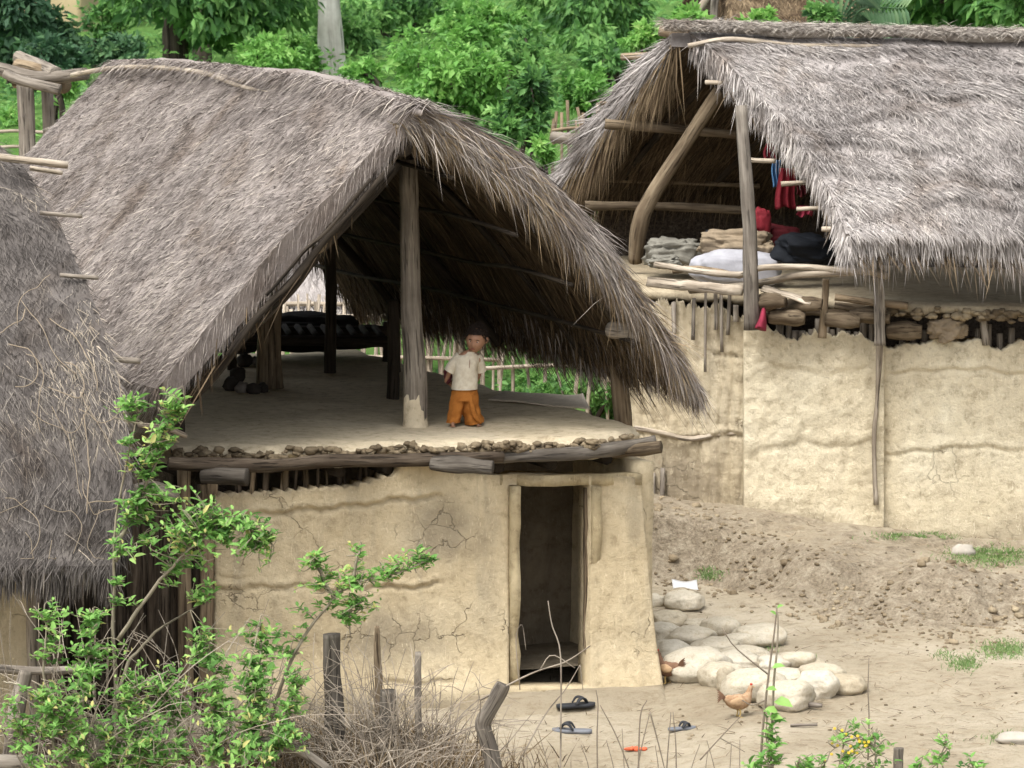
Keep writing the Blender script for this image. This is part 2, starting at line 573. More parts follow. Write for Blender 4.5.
# ------------------------------------------------------------------ terrain
def terr(x, y, fine=True):
    x, y = np.asarray(x, float), np.asarray(y, float)
    kx = [1.2, 1.7, 2.3, 2.9, 3.7, 4.6, 8]
    foot = np.interp(x, kx, [37.0, 36.9, 35.9, 34.7, 34.5, 34.9, 35])
    top = np.interp(x, kx, [37.55, 37.5, 36.95, 36.2, 35.7, 36.3, 36.6])
    zt = np.interp(x, kx, [.60, .52, .44, .37, .30, .23, .2])
    q = np.stack([x, y, 0 * x], -1)
    w = sstep(0, 1, (y - foot + .25 * vn(q, .5, 3, 4)) / (top - foot))
    steep = np.interp(x, [2.2, 3.6], [.0, .3])
    w = w * (1 - steep) + steep * np.clip((y - foot) / (top - foot), 0, 1)
    z = zt * w
    z = z + .40 * w * (1 - w) * vn(q, .8, 9, 4) - .5 * w * (1 - w) * np.abs(vn(q, .9, 19, 3)) + .05 * sstep(foot, top, y) * (1 - sstep(37.6, 38.4, y)) * vn(q, .9, 29, 4)
    # a washed-out hollow in the bank
    z = z - .22 * np.exp(-((x - 3.05) / .35) ** 2 - ((y - 35.85) / .28) ** 2) + .13 * np.exp(-((x - 2.55) / .5) ** 2 - ((y - 35.9) / .3) ** 2) + .10 * np.exp(-((x - 3.7) / .5) ** 2 - ((y - 35.6) / .35) ** 2)
    r1 = np.interp(x, [-8, 0, 6], [43, 43.6, 43.5])
    z = z + 2.85 * sstep(r1, r1 + 7.5, y) + 2.2 * sstep(66, 100, y) + 30 * sstep(100, 230, y) + 60 * sstep(230, 900, y)
    z = z + (.028 * vn(q, .45, 5, 3) + .35 * sstep(50, 62, y) * vn(q, .06, 8, 2)) * sstep(0, 2, np.abs(y - 0) * 1.0)
    z = z - .13 * sstep(28.6, 29.8, y) * (1 - sstep(33.0, 33.9, y)) * (1 - sstep(.9, 1.8, x))
    z = z + .05 * sstep(37.2, 38.25, y) * (1 - sstep(38.4, 39.5, y)) * sstep(1.5, 2.2, x) * (1 + .7 * vn(q, .5, 12, 3))
    if fine:
        z = z + .012 * vn(q, 2.2, 6, 3) + (.05 * w * (1 - w) * 4 + .012 * sstep(33.5, 35, y) * (1 - sstep(38, 39, y))) * vn(q, 2.6, 7, 4)
    return z


def ground_z(x, y):
    return float(terr(np.array([x]), np.array([y]))[0])


xs = np.concatenate([np.linspace(-420, -30, 14), np.linspace(-26, -7, 26), np.linspace(-6.6, 0.2, 70), np.linspace(.26, 6.2, 240), np.linspace(6.6, 26, 28), np.linspace(30, 420, 14)])
ys = np.concatenate([np.linspace(-60, 24, 22), np.linspace(24.5, 29.2, 20), np.linspace(29.25, 38.8, 300), np.linspace(38.9, 62, 90), np.linspace(63, 110, 40), np.linspace(118, 900, 26)])
Y, X = np.meshgrid(ys, xs, indexing='ij')
Z = terr(X, Y)
q3 = np.stack([X, Y, 0 * X], -1)
foot = np.interp(X, [1.2, 1.7, 2.3, 2.9, 3.7, 4.6, 8], [37.0, 36.9, 35.9, 34.7, 34.5, 34.9, 35])
gy, gx = np.gradient(Z, ys, xs)
slope = np.hypot(gx, gy)
bw = (.45 * sstep(-2.6, -.6, Y - foot) * np.interp(X, [2.6, 4.2], [1, .3]) + .55 * sstep(-.5, .4, Y - foot)) * (X > .5)
gv = np.clip(np.clip(slope - .12, 0, 1) * .8 * (Y < 39) + bw * (.30 + .16 * vn(q3, .45, 15, 4)), 0, .55) * (Y < 43) + .12 * (1 - sstep(28.6, 30.5, Y))
green = sstep(42.5, 44.5, Y)
gv = np.maximum(gv, green * .95)
# grassed ledge by the foot of the right wall
ed = np.exp(-((X - 4.75) / .75) ** 2 - ((Y - 36.75) / .35) ** 2)
gv = np.maximum(gv, .72 * ed)
mb = MB()
mb.grid(np.stack([X, Y, Z], -1)[:, ::-1], None, None, gv[:, ::-1])
mb.build('ground', GROUND, None, kind='structure')

# ------------------------------------------------------------------ roofs
UPV = np.array([0, 0, 1.0])


class Slope:
    """thatch slope: rake(t) gives the near-gable edge, far(t) the other gable edge, s runs along the ridge"""

    def __init__(self, r0, r1, e0, e1, bulge=.05, lump=.05, seed=0, rake=None, rf=None, bpow=1.0):
        self.r0, self.r1, self.e0, self.e1 = [np.asarray(a, float) for a in (r0, r1, e0, e1)]
        n = np.cross(self.r1 - self.r0, self.e0 - self.r0)
        self.N = nrm(n) * (1 if n[2] > 0 else -1)
        self.under_b = .0
        self.course = None
        self.bulge, self.lump, self.seed, self.rake, self.rf, self.bpow = bulge, lump, seed, rake, rf, bpow

    def chord(self, s, t):
        s, t = np.asarray(s, float)[..., None], np.asarray(t, float)[..., None]
        R = self.rf(s[..., 0]) if self.rf else self.r0 * (1 - s) + self.r1 * s
        E = self.e0 * (1 - s) + self.e1 * s
        p = R * (1 - t) + E * t
        if self.rake is not None:
            tt = t[..., 0]
            off = np.stack([np.interp(tt, self.rake[0], self.rake[1][:, k]) for k in range(3)], -1)
            p = p + off * np.exp(-(s * 2.2))
        return p

    def top(self, s, t):
        p = self.chord(s, t)
        t = np.asarray(t, float)
        b = self.bulge * np.sin(np.pi * np.clip(t, 0, 1) ** self.bpow)
        l = self.lump * vn(p, .42, self.seed, 4)
        if self.course:
            nc, am = self.course
            k = np.clip(t, 0, 1) * nc + .55 * vn(p * np.array([1, 1, .3]), .5, self.seed + 31, 3)
            f = k - np.floor(k)
            l = l + am * (f ** 1.4 - sstep(.86, 1., f)) * (.6 + .6 * vn(p, .7, self.seed + 33, 2))
        return p + self.N * (b + l)[..., None]

    def bot(self, s, t, thick):
        p = self.chord(s, t)
        t2 = np.asarray(t, float)
        return p - self.N * thick + self.N * (self.under_b * self.bulge * np.sin(np.pi * np.clip(t2, 0, 1) ** self.bpow))[..., None] + self.N * (.03 * vn(p, .5, self.seed + 9, 3))[..., None]

    def dirs(self, s, t):
        e = .01
        d = nrm(self.top(s, np.asarray(t) + e) - self.top(s, np.asarray(t) - e))
        a = nrm(self.top(np.asarray(s) + e, t) - self.top(np.asarray(s) - e, t))
        n = nrm(np.cross(a, d))
        n = n * np.sign((n * self.N).sum(-1, keepdims=True))
        return d, a, n

    def body(self, mb, ns, nt, thick, mat_top=0, mat_bot=1):
        S, T = np.meshgrid(np.linspace(0, 1, ns), np.linspace(0, 1, nt), indexing='ij')
        a, b = self.top(S, T), self.bot(S, T, thick)
        w1 = np.clip(.45 + .25 * vn(a, 2.0, self.seed + 1), 0, 1)
        if np.dot(np.cross(a[1, 0] - a[0, 0], a[0, 1] - a[0, 0]), self.N) > 0:
            fl = slice(None, None, -1)
        else:
            fl = slice(None)
        mb.grid(a[fl], None, None, w1[fl], mat_top)
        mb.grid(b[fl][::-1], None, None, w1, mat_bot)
        for (sa, sb) in ((a[0], b[0]), (a[-1], b[-1]), (a[:, 0], b[:, 0]), (a[:, -1], b[:, -1])):
            m = [sa * (1 - k) + sb * k for k in (0, .33, .66, 1)]
            mb.grid(np.array(m), None, None, .35, mat_top)

    def cover(self, mb, n, L=(.22, .5), W=(.008, .016), lift=(.01, .045), jit=.22, var=(.15, .85), s=(0, 1), t=(0, .97), courses=0, mat=0, seed=0, skew=0.0, patch=.2):
        r = np.random.default_rng(seed + 40)
        S = r.uniform(*s, n)
        T = r.uniform(*t, n)
        if courses:
            k = np.floor(T * courses)
            fr = (T * courses - k) ** .55
            wob = .35 * vn(np.stack([S * 4, k * 3.3, 0 * S], -1), .6, seed + 4, 2)
            T = np.clip((k + fr + wob) / courses, t[0], t[1])
        d, a, nn = self.dirs(S, T)
        base = self.top(S, T) - nn * .012
        d = d + a * (skew + .4 * vn(base, .45, seed + 60, 3) + jit * r.normal(size=n))[:, None]
        vv = r.uniform(*var, n) ** 1.1 + patch * vn(base, .55, seed + 2, 3) + .12 * vn(base, 3.0, seed + 3, 2)
        LL = r.uniform(*L, n)
        lf = r.uniform(*lift, n)
        mb.strands(base, d, nn + .25 * r.normal(size=(n, 3)), LL, r.uniform(*W, n), lf, lf * .2, np.clip(vv, 0, 1), mat)

    def edge(self, mb, n, which, thick, L=(.25, .5), W=(.008, .016), out=(0, 0, 0), down=.3, jit=.25, var=(.1, .8), rng_t=(0, 1), mat=0, seed=0, slope_w=1.0, k=(0, 1), gain=None, droop=(.02, .14)):
        """fringe of straw along an edge: which = 'rake', 'far' or 'eave'"""
        r = np.random.default_rng(seed + 80)
        if which == 'eave':
            S, T = r.uniform(0, 1, n), np.full(n, .99) - r.uniform(0, 1, n) ** 2 * .16
        else:
            T = r.uniform(*rng_t, n)
            S = np.full(n, 0.0 if which == 'rake' else 1.0) + r.uniform(0, .015, n) * (1 if which == 'rake' else -1)
        d, a, nn = self.dirs(S, T)
        K = r.uniform(*k, n)[:, None]
        base = self.top(S, T) * (1 - K) + self.bot(S, T, thick) * K
        dd = d * slope_w + np.asarray(out, float) - UPV * down + jit * r.normal(size=(n, 3))
        LL = r.uniform(*L, n) * np.clip(.85 + .5 * vn(base, 1.1, seed + 7, 3) + .45 * vn(base, 4.5, seed + 8, 2), .25, 1.8)
        if gain is not None:
            LL = LL * np.interp(T, *gain)
        vv = r.uniform(*var, n) + .15 * vn(base, 1.2, seed, 2)
        nrmv = nn * .6 - np.array([0, .6, 0]) + .4 * r.normal(size=(n, 3))
        mb.strands(base, dd, nrmv, LL, r.uniform(*W, n), 0.0, r.uniform(*droop, n), np.clip(vv, 0, 1), mat)

    def under(self, mb, n, thick, L=(.3, .7), W=(.008, .016), jit=.2, var=(.15, .9), mat=1, seed=0, hang=.04):
        r = np.random.default_rng(seed + 120)
        S, T = r.uniform(0, 1, n), r.uniform(.02, .97, n)
        d, a, nn = self.dirs(S, T)
        base = self.bot(S, T, thick) - nn * .004
        mb.strands(base, d + a * (jit * r.normal(size=n))[:, None], -nn + .2 * r.normal(size=(n, 3)), r.uniform(*L, n), r.uniform(*W, n), r.uniform(.0, hang, n), r.uniform(0, hang, n), np.clip(r.uniform(*var, n), 0, 1), mat)


# ------------------------------------------------------------------ the hut in the middle
zp = 1.92
A24 = math.radians(24)
vdir = np.array([-math.sin(A24), math.cos(A24), 0])
udir = np.array([math.cos(math.radians(16)), math.sin(math.radians(16)), 0])


def Df(px):
    return 31.5 + (px - 175) / 465.0


hutc = np.array([-.8, 34.5, 0.0])
hut = thing('thatched_hut', 'open-fronted thatched mud hut on a raised floor, the one the small child stands in', 'hut', hutc)

# --- roof
L_ROOF = 7.0
A0 = P(405, 116, 31.8)
EL0 = P(158, 390, 31.15)
ER0 = P(704, 380, 32.5)
crest_x = np.array([60, 95, 150, 200, 260, 300, 350, 385, 420, 460])
crest_y = np.array([66, 62, 61, 65, 72, 76, 88, 98, 109, 116])


def ridge(s):
    s = np.asarray(s, float)
    p = A0 + s[..., None] * L_ROOF * vdir
    out = p.copy()
    flat = out.reshape(-1, 3)
    for i in range(len(flat)):
        x, y = PXL(flat[i])
        flat[i][2] = P(x, np.interp(x, crest_x, crest_y) + 7, flat[i][1])[2]
    return flat.reshape(out.shape)


slL = Slope(A0, A0 + L_ROOF * vdir, EL0, EL0 + L_ROOF * vdir, .04, .055, 21, rf=ridge)
slR = Slope(A0, A0 + L_ROOF * vdir, ER0, ER0 + L_ROOF * vdir, .33, .06, 22, rf=ridge, bpow=.75)
slR.under_b = .72
mb = MB()
slL.body(mb, 90, 46, .13)
slR.body(mb, 80, 40, .10)
slL.cover(mb, 80000, seed=1, t=(.0, .985), jit=.45, patch=.3, L=(.05, .17), W=(.003, .007), lift=(.0, .04), var=(.05,.9))
slL.cover(mb, 16000, seed=18, t=(.0, .985), jit=.6, L=(.03, .12), W=(.005, .012), lift=(.015, .05), var=(.0, .2), patch=.05)
slL.cover(mb, 9000, seed=19, t=(.0, .985), jit=.7, L=(.04, .14), W=(.003, .007), lift=(.02, .055), var=(.7, 1.), patch=.05)
slL.cover(mb, 900, seed=2, L=(.15, .4), W=(.004, .007), lift=(.03, .07), jit=.9, var=(.75, 1.), t=(.0, .95))
slR.cover(mb, 15000, seed=3, jit=.25, t=(.0, .99))
slL.edge(mb, 6000, 'rake', .13, L=(.03, .11), W=(.003, .007), out=udir * .1 - vdir * .3, down=.1, seed=4, jit=.3)
slL.edge(mb, 130, 'rake', .13, L=(.08, .3), out=udir * .1, down=1.4, seed=5, mat=2, k=(.6, 1), slope_w=.2, rng_t=(.2, .9))
slL.edge(mb, 5000, 'eave', .13, L=(.06, .17), W=(.004, .009), down=.3, seed=6)
slL.edge(mb, 2000, 'far', .2, L=(.1, .3), out=vdir * .3, seed=7)
# the ragged hanging straw along the right rake
FWD = -vdir * .55
slR.edge(mb, 15000, 'rake', .12, L=(.10, .30), W=(.004, .009), out=FWD * .7 + udir * .15, down=.12, jit=.26, seed=8, gain=([0, .25, .7, .85, 1], [.5, .8, 1.0, .8, .5]), droop=(.03, .2), var=(.2, .95))
slR.edge(mb, 3400, 'rake', .12, L=(.10, .28), W=(.004, .009), out=FWD * .45, down=.6, jit=.22, seed=9, mat=2, k=(.5, 1.), gain=([0, .3, .75, 1], [.55, .9, .9, .5]), droop=(.05, .2), var=(.3, 1.))
slR.edge(mb, 3600, 'rake', .12, L=(.15, .42), W=(.004, .008), out=FWD * .55 + udir * .1, down=.3, jit=.42, seed=17, mat=2, k=(.1, .8), var=(.4, 1.), gain=([0, .3, .75, 1], [.5, 1., 1., .6]), droop=(.05, .2))
slR.edge(mb, 300, 'rake', .12, L=(.12, .4), out=FWD * .3, down=1.8, jit=.2, seed=10, mat=2, k=(.7, 1.), slope_w=.3, gain=([0, .3, .7, 1], [.5, .7, .7, .35]), droop=(.05, .2), var=(.2, 1.))
slR.edge(mb, 700, 'rake', .12, L=(.2, .5), W=(.004, .008), out=FWD * .6 + udir * .2, down=.2, jit=.45, seed=12, var=(.7, 1.), droop=(.1, .3))
slR.edge(mb, 3000, 'eave', .12, L=(.08, .2), down=.4, seed=11, mat=0)
slR.edge(mb, 1600, 'eave', .12, L=(.08, .2), down=1.0, seed=13, mat=2, k=(.5, 1.))
slR.edge(mb, 1600, 'far', .12, L=(.2, .5), out=vdir * .3, down=.7, seed=14, mat=2)
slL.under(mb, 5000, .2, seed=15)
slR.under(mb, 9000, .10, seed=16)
roof = mb.build('roof', [THATCH, UNDER, STRAWB], hut)
# straw roll over the ridge
mb = MB()
s_ = np.linspace(-.015, 1.01, 40)
rp = ridge(s_) + np.array([.08, .0, .0])
mb.tube(rp, np.interp(np.arange(40), [0, 3, 36, 39], [.02, .085, .085, .02]), 12, .5, .25, seed=3)
r = np.random.default_rng(77)
n = 14000
ss = r.uniform(-.01, 1.0, n)
b = ridge(ss) + np.array([.08, 0, .085]) + np.stack([r.normal(size=n) * .06, 0 * ss, -np.abs(r.normal(size=n)) * .03], -1)
side = np.where(r.uniform(size=n) < .62, 1, -1)[:, None]
dd = side * udir * .8 + vdir * (r.normal(size=n) * .5)[:, None] - UPV * .28
mb.strands(b, dd, UPV + .3 * r.normal(size=(n, 3)), r.uniform(.08, .28, n), r.uniform(.004, .009, n), r.uniform(0, .04, n), r.uniform(.03, .10, n), np.clip(r.uniform(.1, 1., n), 0, 1))
mb.build('ridge_thatch', [THATCH], hut)
# split bamboo holding the ridge straw
mb = MB()
pp = [(72, 75), (105, 69), (150, 67), (203, 73), (243, 87), (300, 99), (343, 107), (372, 114), (398, 127)]


def on_ridge_side(x, y, off=.16):
    k = (405 - x) / (405 - 106)
    d0, d1 = A0[1], A0[1] + L_ROOF * vdir[1]
    D = 1 / ((1 - k) / d0 + k / d1)
    return P(x, y, D - off)


mb.tube([on_ridge_side(*p) for p in pp], [.022, .024, .02, .022, .018, .017, .016, .015, .012], 7, .8, .1, smooth_n=40, seed=5)
mb.build('ridge_pole', [WOODP], hut)
mb = MB()
pp = [(150, 68), (204, 72), (245, 82)]
mb.tube([on_ridge_side(x, y, .1) for x, y in pp], .016, 6, .9, .1, smooth_n=16, seed=6)
mb.build('ridge_pole', [WOODP], hut)

# --- poles under the left rake
off = -slL.N * .26


def rake_pt(sl, t, s, o):
    return sl.chord(np.array(s), np.array(t)) + o


for (t0, t1, s, o, rad, m, nm) in ((.13, .80, -.004, -slL.N * .20, .028, WOODD, 'barge_pole'), (.20, .62, -.012, -slL.N * .13, .014, WOODD, 'barge_pole'), (.10, .95, .03, -slL.N * .31, .045, WOODD, 'rafter')):
    mb = MB()
    mb.tube([rake_pt(slL, t, s, o + .012 * rng.normal(size=3)) for t in np.linspace(t0, t1, 9)], rad, 9, .6, .15, smooth_n=24, seed=int(rad * 1000))
    mb.build(nm, [m], hut)
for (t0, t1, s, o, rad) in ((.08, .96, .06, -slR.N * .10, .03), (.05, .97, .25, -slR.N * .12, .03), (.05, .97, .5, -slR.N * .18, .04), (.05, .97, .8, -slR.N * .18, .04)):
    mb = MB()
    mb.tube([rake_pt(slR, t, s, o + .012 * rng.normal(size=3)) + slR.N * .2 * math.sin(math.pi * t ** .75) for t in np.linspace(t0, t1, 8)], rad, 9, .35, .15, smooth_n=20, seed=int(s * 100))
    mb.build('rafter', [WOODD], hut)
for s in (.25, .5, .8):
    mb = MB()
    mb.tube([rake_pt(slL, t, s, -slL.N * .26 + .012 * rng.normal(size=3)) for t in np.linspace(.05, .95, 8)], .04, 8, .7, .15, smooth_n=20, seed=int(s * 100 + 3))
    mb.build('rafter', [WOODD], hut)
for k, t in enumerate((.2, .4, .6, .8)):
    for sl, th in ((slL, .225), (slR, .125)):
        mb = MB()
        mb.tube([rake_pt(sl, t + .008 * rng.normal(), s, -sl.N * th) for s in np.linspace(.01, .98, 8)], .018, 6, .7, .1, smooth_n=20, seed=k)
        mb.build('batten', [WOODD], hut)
# ridge beam, wall plates, tie beam
mb = MB()
mb.tube([A0 + vdir * q - UPV * .24 for q in (0.02, 2, 4, 6.8)], .075, 10, .7, .12, smooth_n=22, seed=8)
mb.build('ridge_beam', [WOODD], hut)
wl = P(316, 243, 31.75)
mb = MB()
mb.tube([wl - vdir * .06, wl + vdir * 2, wl + vdir * 6.2], [.07, .075, .065], 12, .9, .15, smooth_n=22, seed=9)
mb.build('purlin', [WOODB], hut)
wr = P(652, 331, 32.75)
mb = MB()
mb.tube([P(659, 331, 32.45), P(634, 332, 32.55), P(611, 330, 32.75)], [.068, .075, .066], 12, .8, .14, smooth_n=14, seed=10)
mb.build('beam_stub', [WOOD], hut)
mb = MB()
wp = P(622, 338, 33.4)
mb.tube([wp, wp + vdir * 2.2 + UPV * .02, wp + vdir * 5.4], [.07, .065, .06], 10, .7, .14, smooth_n=20, seed=11)
mb.build('wall_plate', [WOODD], hut)

# --- posts
def post(name, pts, rad, mat, var=.6, sd=0, n=12, rough=.12, parent=None, sm=18):
    mb = MB()
    mb.tube(pts, rad, n, var, rough, smooth_n=sm, seed=sd)
    return mb.build(name, [mat], parent or hut)


gb = G(415, 426, zp)
post('centre_post', [gb - UPV * .1, gb + UPV * .5, P(411, 300, gb[1] + .03), P(408, 160, gb[1] + .08)], [.098, .088, .08, .073], WOOD, .72, 31, 14)
mb = MB()
mb.tube([gb - UPV * .03, gb + UPV * .05, gb + UPV * .16, gb + UPV * .26], [.112, .101, .096, .088], 16, .5, .12, smooth_n=10, seed=3)
mb.build('mud_collar', [MUDF], hut)
gb2 = G(270, 388, zp)
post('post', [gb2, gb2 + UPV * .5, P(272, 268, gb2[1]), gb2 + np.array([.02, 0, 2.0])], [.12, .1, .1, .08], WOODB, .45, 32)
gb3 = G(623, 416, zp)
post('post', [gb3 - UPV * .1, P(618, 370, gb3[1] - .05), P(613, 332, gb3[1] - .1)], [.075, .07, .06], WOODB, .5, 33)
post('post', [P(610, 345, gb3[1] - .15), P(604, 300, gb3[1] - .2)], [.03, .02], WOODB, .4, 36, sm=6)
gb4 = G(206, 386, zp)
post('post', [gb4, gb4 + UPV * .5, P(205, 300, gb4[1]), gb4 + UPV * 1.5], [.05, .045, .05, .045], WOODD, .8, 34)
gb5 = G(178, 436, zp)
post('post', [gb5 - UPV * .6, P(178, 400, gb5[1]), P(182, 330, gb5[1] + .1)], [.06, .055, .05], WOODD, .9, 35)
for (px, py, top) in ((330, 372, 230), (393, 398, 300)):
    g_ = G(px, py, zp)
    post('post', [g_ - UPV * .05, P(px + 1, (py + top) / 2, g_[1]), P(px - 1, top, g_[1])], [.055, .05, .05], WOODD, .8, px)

# --- raised floor
fx = np.linspace(-.02, 1.0, 120)
edge_px = np.interp(fx, [-.02, .18, .35, .5, .64, .8, .92, .97, 1.0], [172, 260, 335, 400, 468, 545, 600, 624, 638])
edge_py = np.interp(fx, [-.02, .18, .35, .5, .64, .8, .92, .97, 1.0], [447, 447, 446, 444, 442, 440, 437, 434, 429]) + 1.2 * np.sin(fx * 37) + .8 * np.sin(fx * 91 + 1)
front = np.array([G(a, b_, zp) for a, b_ in zip(edge_px, edge_py)])
tt = np.concatenate([[0, .02, .05, .1], np.linspace(.2, 6.6, 50)])
top = front[None] + tt[:, None, None] * vdir
top[..., 2] += .02 * vn(top, .6, 41, 3) * sstep(0, .4, tt)[:, None] + .008 * vn(top, 3, 42, 2) - .035 * (1 - sstep(0, .1, tt))[:, None]
lip = front.copy()
lip[:, 2] -= .075 + .03 * vn(lip, 2.5, 44, 3)
lip = lip - vdir * (.015 + .03 * vn(lip, 2.2, 43, 3))[:, None]
low = lip + vdir * .1 - UPV * .05
sheet = np.concatenate([low[None], lip[None], (lip * .4 + top[0] * .6 - vdir * .02)[None], top], 0)
mb = MB()
mb.grid(sheet[:, ::-1], None, None, .5)
bot = sheet[2:].copy()
bot[..., 2] = zp - .16
bot = np.concatenate([low[None] , bot[1:]], 0)
mb.grid(bot, None, None, .5)
mb.build('floor', [MUDF], hut)
# broken clay along the floor edge
mb = MB()
r = np.random.default_rng(5)
for i in range(300):
    f = r.uniform(0, .985)
    k = int(f * 119)
    c = lip[k] + (lip[min(k + 1, 119)] - lip[k]) * r.uniform() + UPV * r.uniform(-.01, .06) - vdir * r.uniform(.0, .045)
    sz = r.uniform(.014, .042)
    mb.blob(c, (sz * r.uniform(.8, 1.7), sz, sz * r.uniform(.45, .85)), 8, 6, .35, 1.1, i, r.uniform(.2, .9), r.uniform(0, 3))
mb.build('floor_edge', [CLOD], hut)
# edge logs and stubs
for nm, pts, rad, m, vv in (('edge_log', [(168, 464, 31.40), (260, 466, 31.57), (320, 461, 31.7), (380, 461, 31.82), (503, 456, 32.07)], [.05, .056, .05, .052, .045], BOARD, .95),
                            ('edge_log', [(492, 458, 32.12), (560, 455, 32.22), (610, 449, 32.35), (655, 441, 32.42)], [.035, .05, .056, .05], WOOD, .1),
                            ('log_stub', [(204, 476, 31.45), (222, 476, 31.38), (247, 477, 31.33)], [.06, .072, .066], WOOD, .0),
                            ('log_stub', [(432, 464, 31.9), (460, 465, 31.8), (493, 467, 31.75)], [.05, .068, .056], WOOD, .05),
                            ('log_stub', [(612, 452, 32.45), (640, 449, 32.35), (661, 446, 32.3)], [.05, .062, .05], WOODB, .1)):
    mb = MB()
    mb.tube([P(*p) for p in pts], rad, 16, vv, .26, smooth_n=34, seed=len(pts) * 7 + int(pts[0][0]), caps=True)
    mb.build(nm, [m], hut)
for k in range(9):       # joists carrying the floor
    u = .05 + .9 * k / 8
    p = front[int(u * 119)] - UPV * .21 + vdir * .12
    mb = MB()
    mb.tube([p, p + vdir * 6.3], .05, 8, .7, .1, smooth_n=8, seed=k)
    mb.build('joist', [WOODD], hut)

# --- front mud wall with the doorway
wf0, wf1 = P(219, 600, Df(219) + .2), P(655, 600, Df(655) + .2)
wf0[2] = wf1[2] = 0
def Rpx(py):
    return np.interp(py, [455, 478, 560, 640, 690, 712], [640, 641, 648, 656, 664, 668])


def toppy(px):
    return np.interp(px, [205, 250, 290, 330, 352, 380, 395, 402, 432, 445, 480, 505, 520, 640, 670], [497, 495, 492, 489, 487, 479, 476, 463, 464, 470, 475, 475, 474, 477, 478])


pxs = np.concatenate([np.linspace(215, 509, 110), np.linspace(517, 590, 26)])
us = np.concatenate([np.linspace(0, 1, 30)[1:]])
rows = np.concatenate([np.linspace(0, 1, 24)[:-1], np.linspace(1, 2, 84)[:-1], np.linspace(2, 3, 12)])
Hh, Ww = len(rows), len(pxs) + len(us)
W_ = np.zeros((Hh, Ww, 3))
PYs = np.zeros((Hh, Ww))
PXs = np.zeros((Hh, Ww))
for i, rw in enumerate(rows):
    for j in range(Ww):
        px = pxs[j] if j < len(pxs) else None
        pyg = 485 + (rw - 1) * 202 if rw >= 1 else 480
        if rw > 2:
            pyg = 687 + (rw - 2) * 28
        if px is None:
            px = 590 + us[j - len(pxs)] * (Rpx(pyg) - 590)
        if rw < 1:
            tp = toppy(px) + (1.6 * math.sin(px * .55) + 1.2 * math.sin(px * 1.3 + 1) if px < 398 else 0)
            py = tp + (485 - tp) * rw if tp < 484 else tp + .0 * rw
            if tp >= 484:
                py = tp + rw * .5
        else:
            py = max(pyg, toppy(px) + .5 + rw) if rw < 1.2 else pyg
        PXs[i, j], PYs[i, j] = px, py
# keep rows ordered under the broken top
for j in range(Ww):
    for i in range(1, Hh):
        if PYs[i, j] <= PYs[i - 1, j]:
            PYs[i, j] = PYs[i - 1, j] + .15
grooves = [([(215, 516), (250, 516), (300, 511), (352, 507), (400, 500), (442, 497)], .035, 2.2), ([(215, 590), (260, 589), (300, 587), (330, 592), (372, 588)], .022, 2.6), ([(372, 586), (400, 589), (440, 584)], .03, 2.0), ([(215, 577), (250, 578)], .012, 2), ([(380, 683), (420, 685), (455, 682)], .02, 2.5)]
dep = np.zeros((Hh, Ww))
for pts, amp, wd in grooves:
    gx_, gy_ = zip(*pts)
    yy = np.interp(PXs, gx_, gy_) + 1.5 * np.sin(PXs * .14) + .8 * np.sin(PXs * .4)
    on = sstep(gx_[0] - 8, gx_[0] + 4, PXs) * (1 - sstep(gx_[-1] - 6, gx_[-1] + 4, PXs))
    dy = PYs - yy
    dep += on * amp * (np.exp(-(dy / wd) ** 2) - .6 * np.exp(-((dy + wd * 2.2) / (wd * 1.6)) ** 2))
for i in range(Hh):
    for j in range(Ww):
        px, py = PXs[i, j], PYs[i, j]
        D = Df(px) + .13 - .16 * float(sstep(640, 715, py)) - .03 * float(sstep(560, 640, py))
        W_[i, j] = P(px, py, D)
lump = .016 * vn(W_, .8, 51, 3) + .006 * vn(W_, 4, 52, 3)
clean = 1 - .8 * (np.exp(-((PXs - 513) / 9) ** 2) + np.exp(-((PXs - 595) / 9) ** 2)) * (PYs > 470)
W_[..., 1] += dep - lump * clean
cx = .5 * (PXs[:-1, :-1] + PXs[1:, 1:])
cy = .5 * (PYs[:-1, :-1] + PYs[1:, 1:])
mask = ~((cx > 517) & (cx < 590) & (cy > 485) & (cy < 687))
mask &= ~((cx > 509) & (cx < 517) & (cy > 485) & (cy < 687))
mb = MB()
st_ = .5 + .5 * np.clip(.95 * np.exp(-((PXs - 440) / 38) ** 2 - ((PYs - 530) / 34) ** 2) + .8 * np.exp(-((PXs - 395) / 60) ** 2 - ((PYs - 640) / 40) ** 2) + .75 * np.exp(-((PYs - 712) / 22) ** 2) + .5 * np.exp(-((PXs - 635) / 14) ** 2 - ((PYs - 520) / 50) ** 2) + .35 * np.exp(-((PXs - 490) / 20) ** 2 - ((PYs - 600) / 60) ** 2) + .45 * np.exp(-((PYs - toppy(PXs)) / 7) ** 2), 0, 1)
mb.grid(W_, vdir * .22, mask, st_)
mb.build('mud_wall', [MUD], hut)
# door frame of plastered poles
def framebar(x0, y0, x1, y1, wpx, d0, th, nm, m=MUD, sd=0, parent=hut):
    mb = MB()
    a, b2 = P(x0, y0, Df(x0) + d0), P(x1, y1, Df(x1) + d0)
    mb.plank(a, b2, wpx * 32 / FPX, th, np.array([.27, -.96, 0]), .5, .03, 0, 12, sd)
    return mb.build(nm, [m], parent)


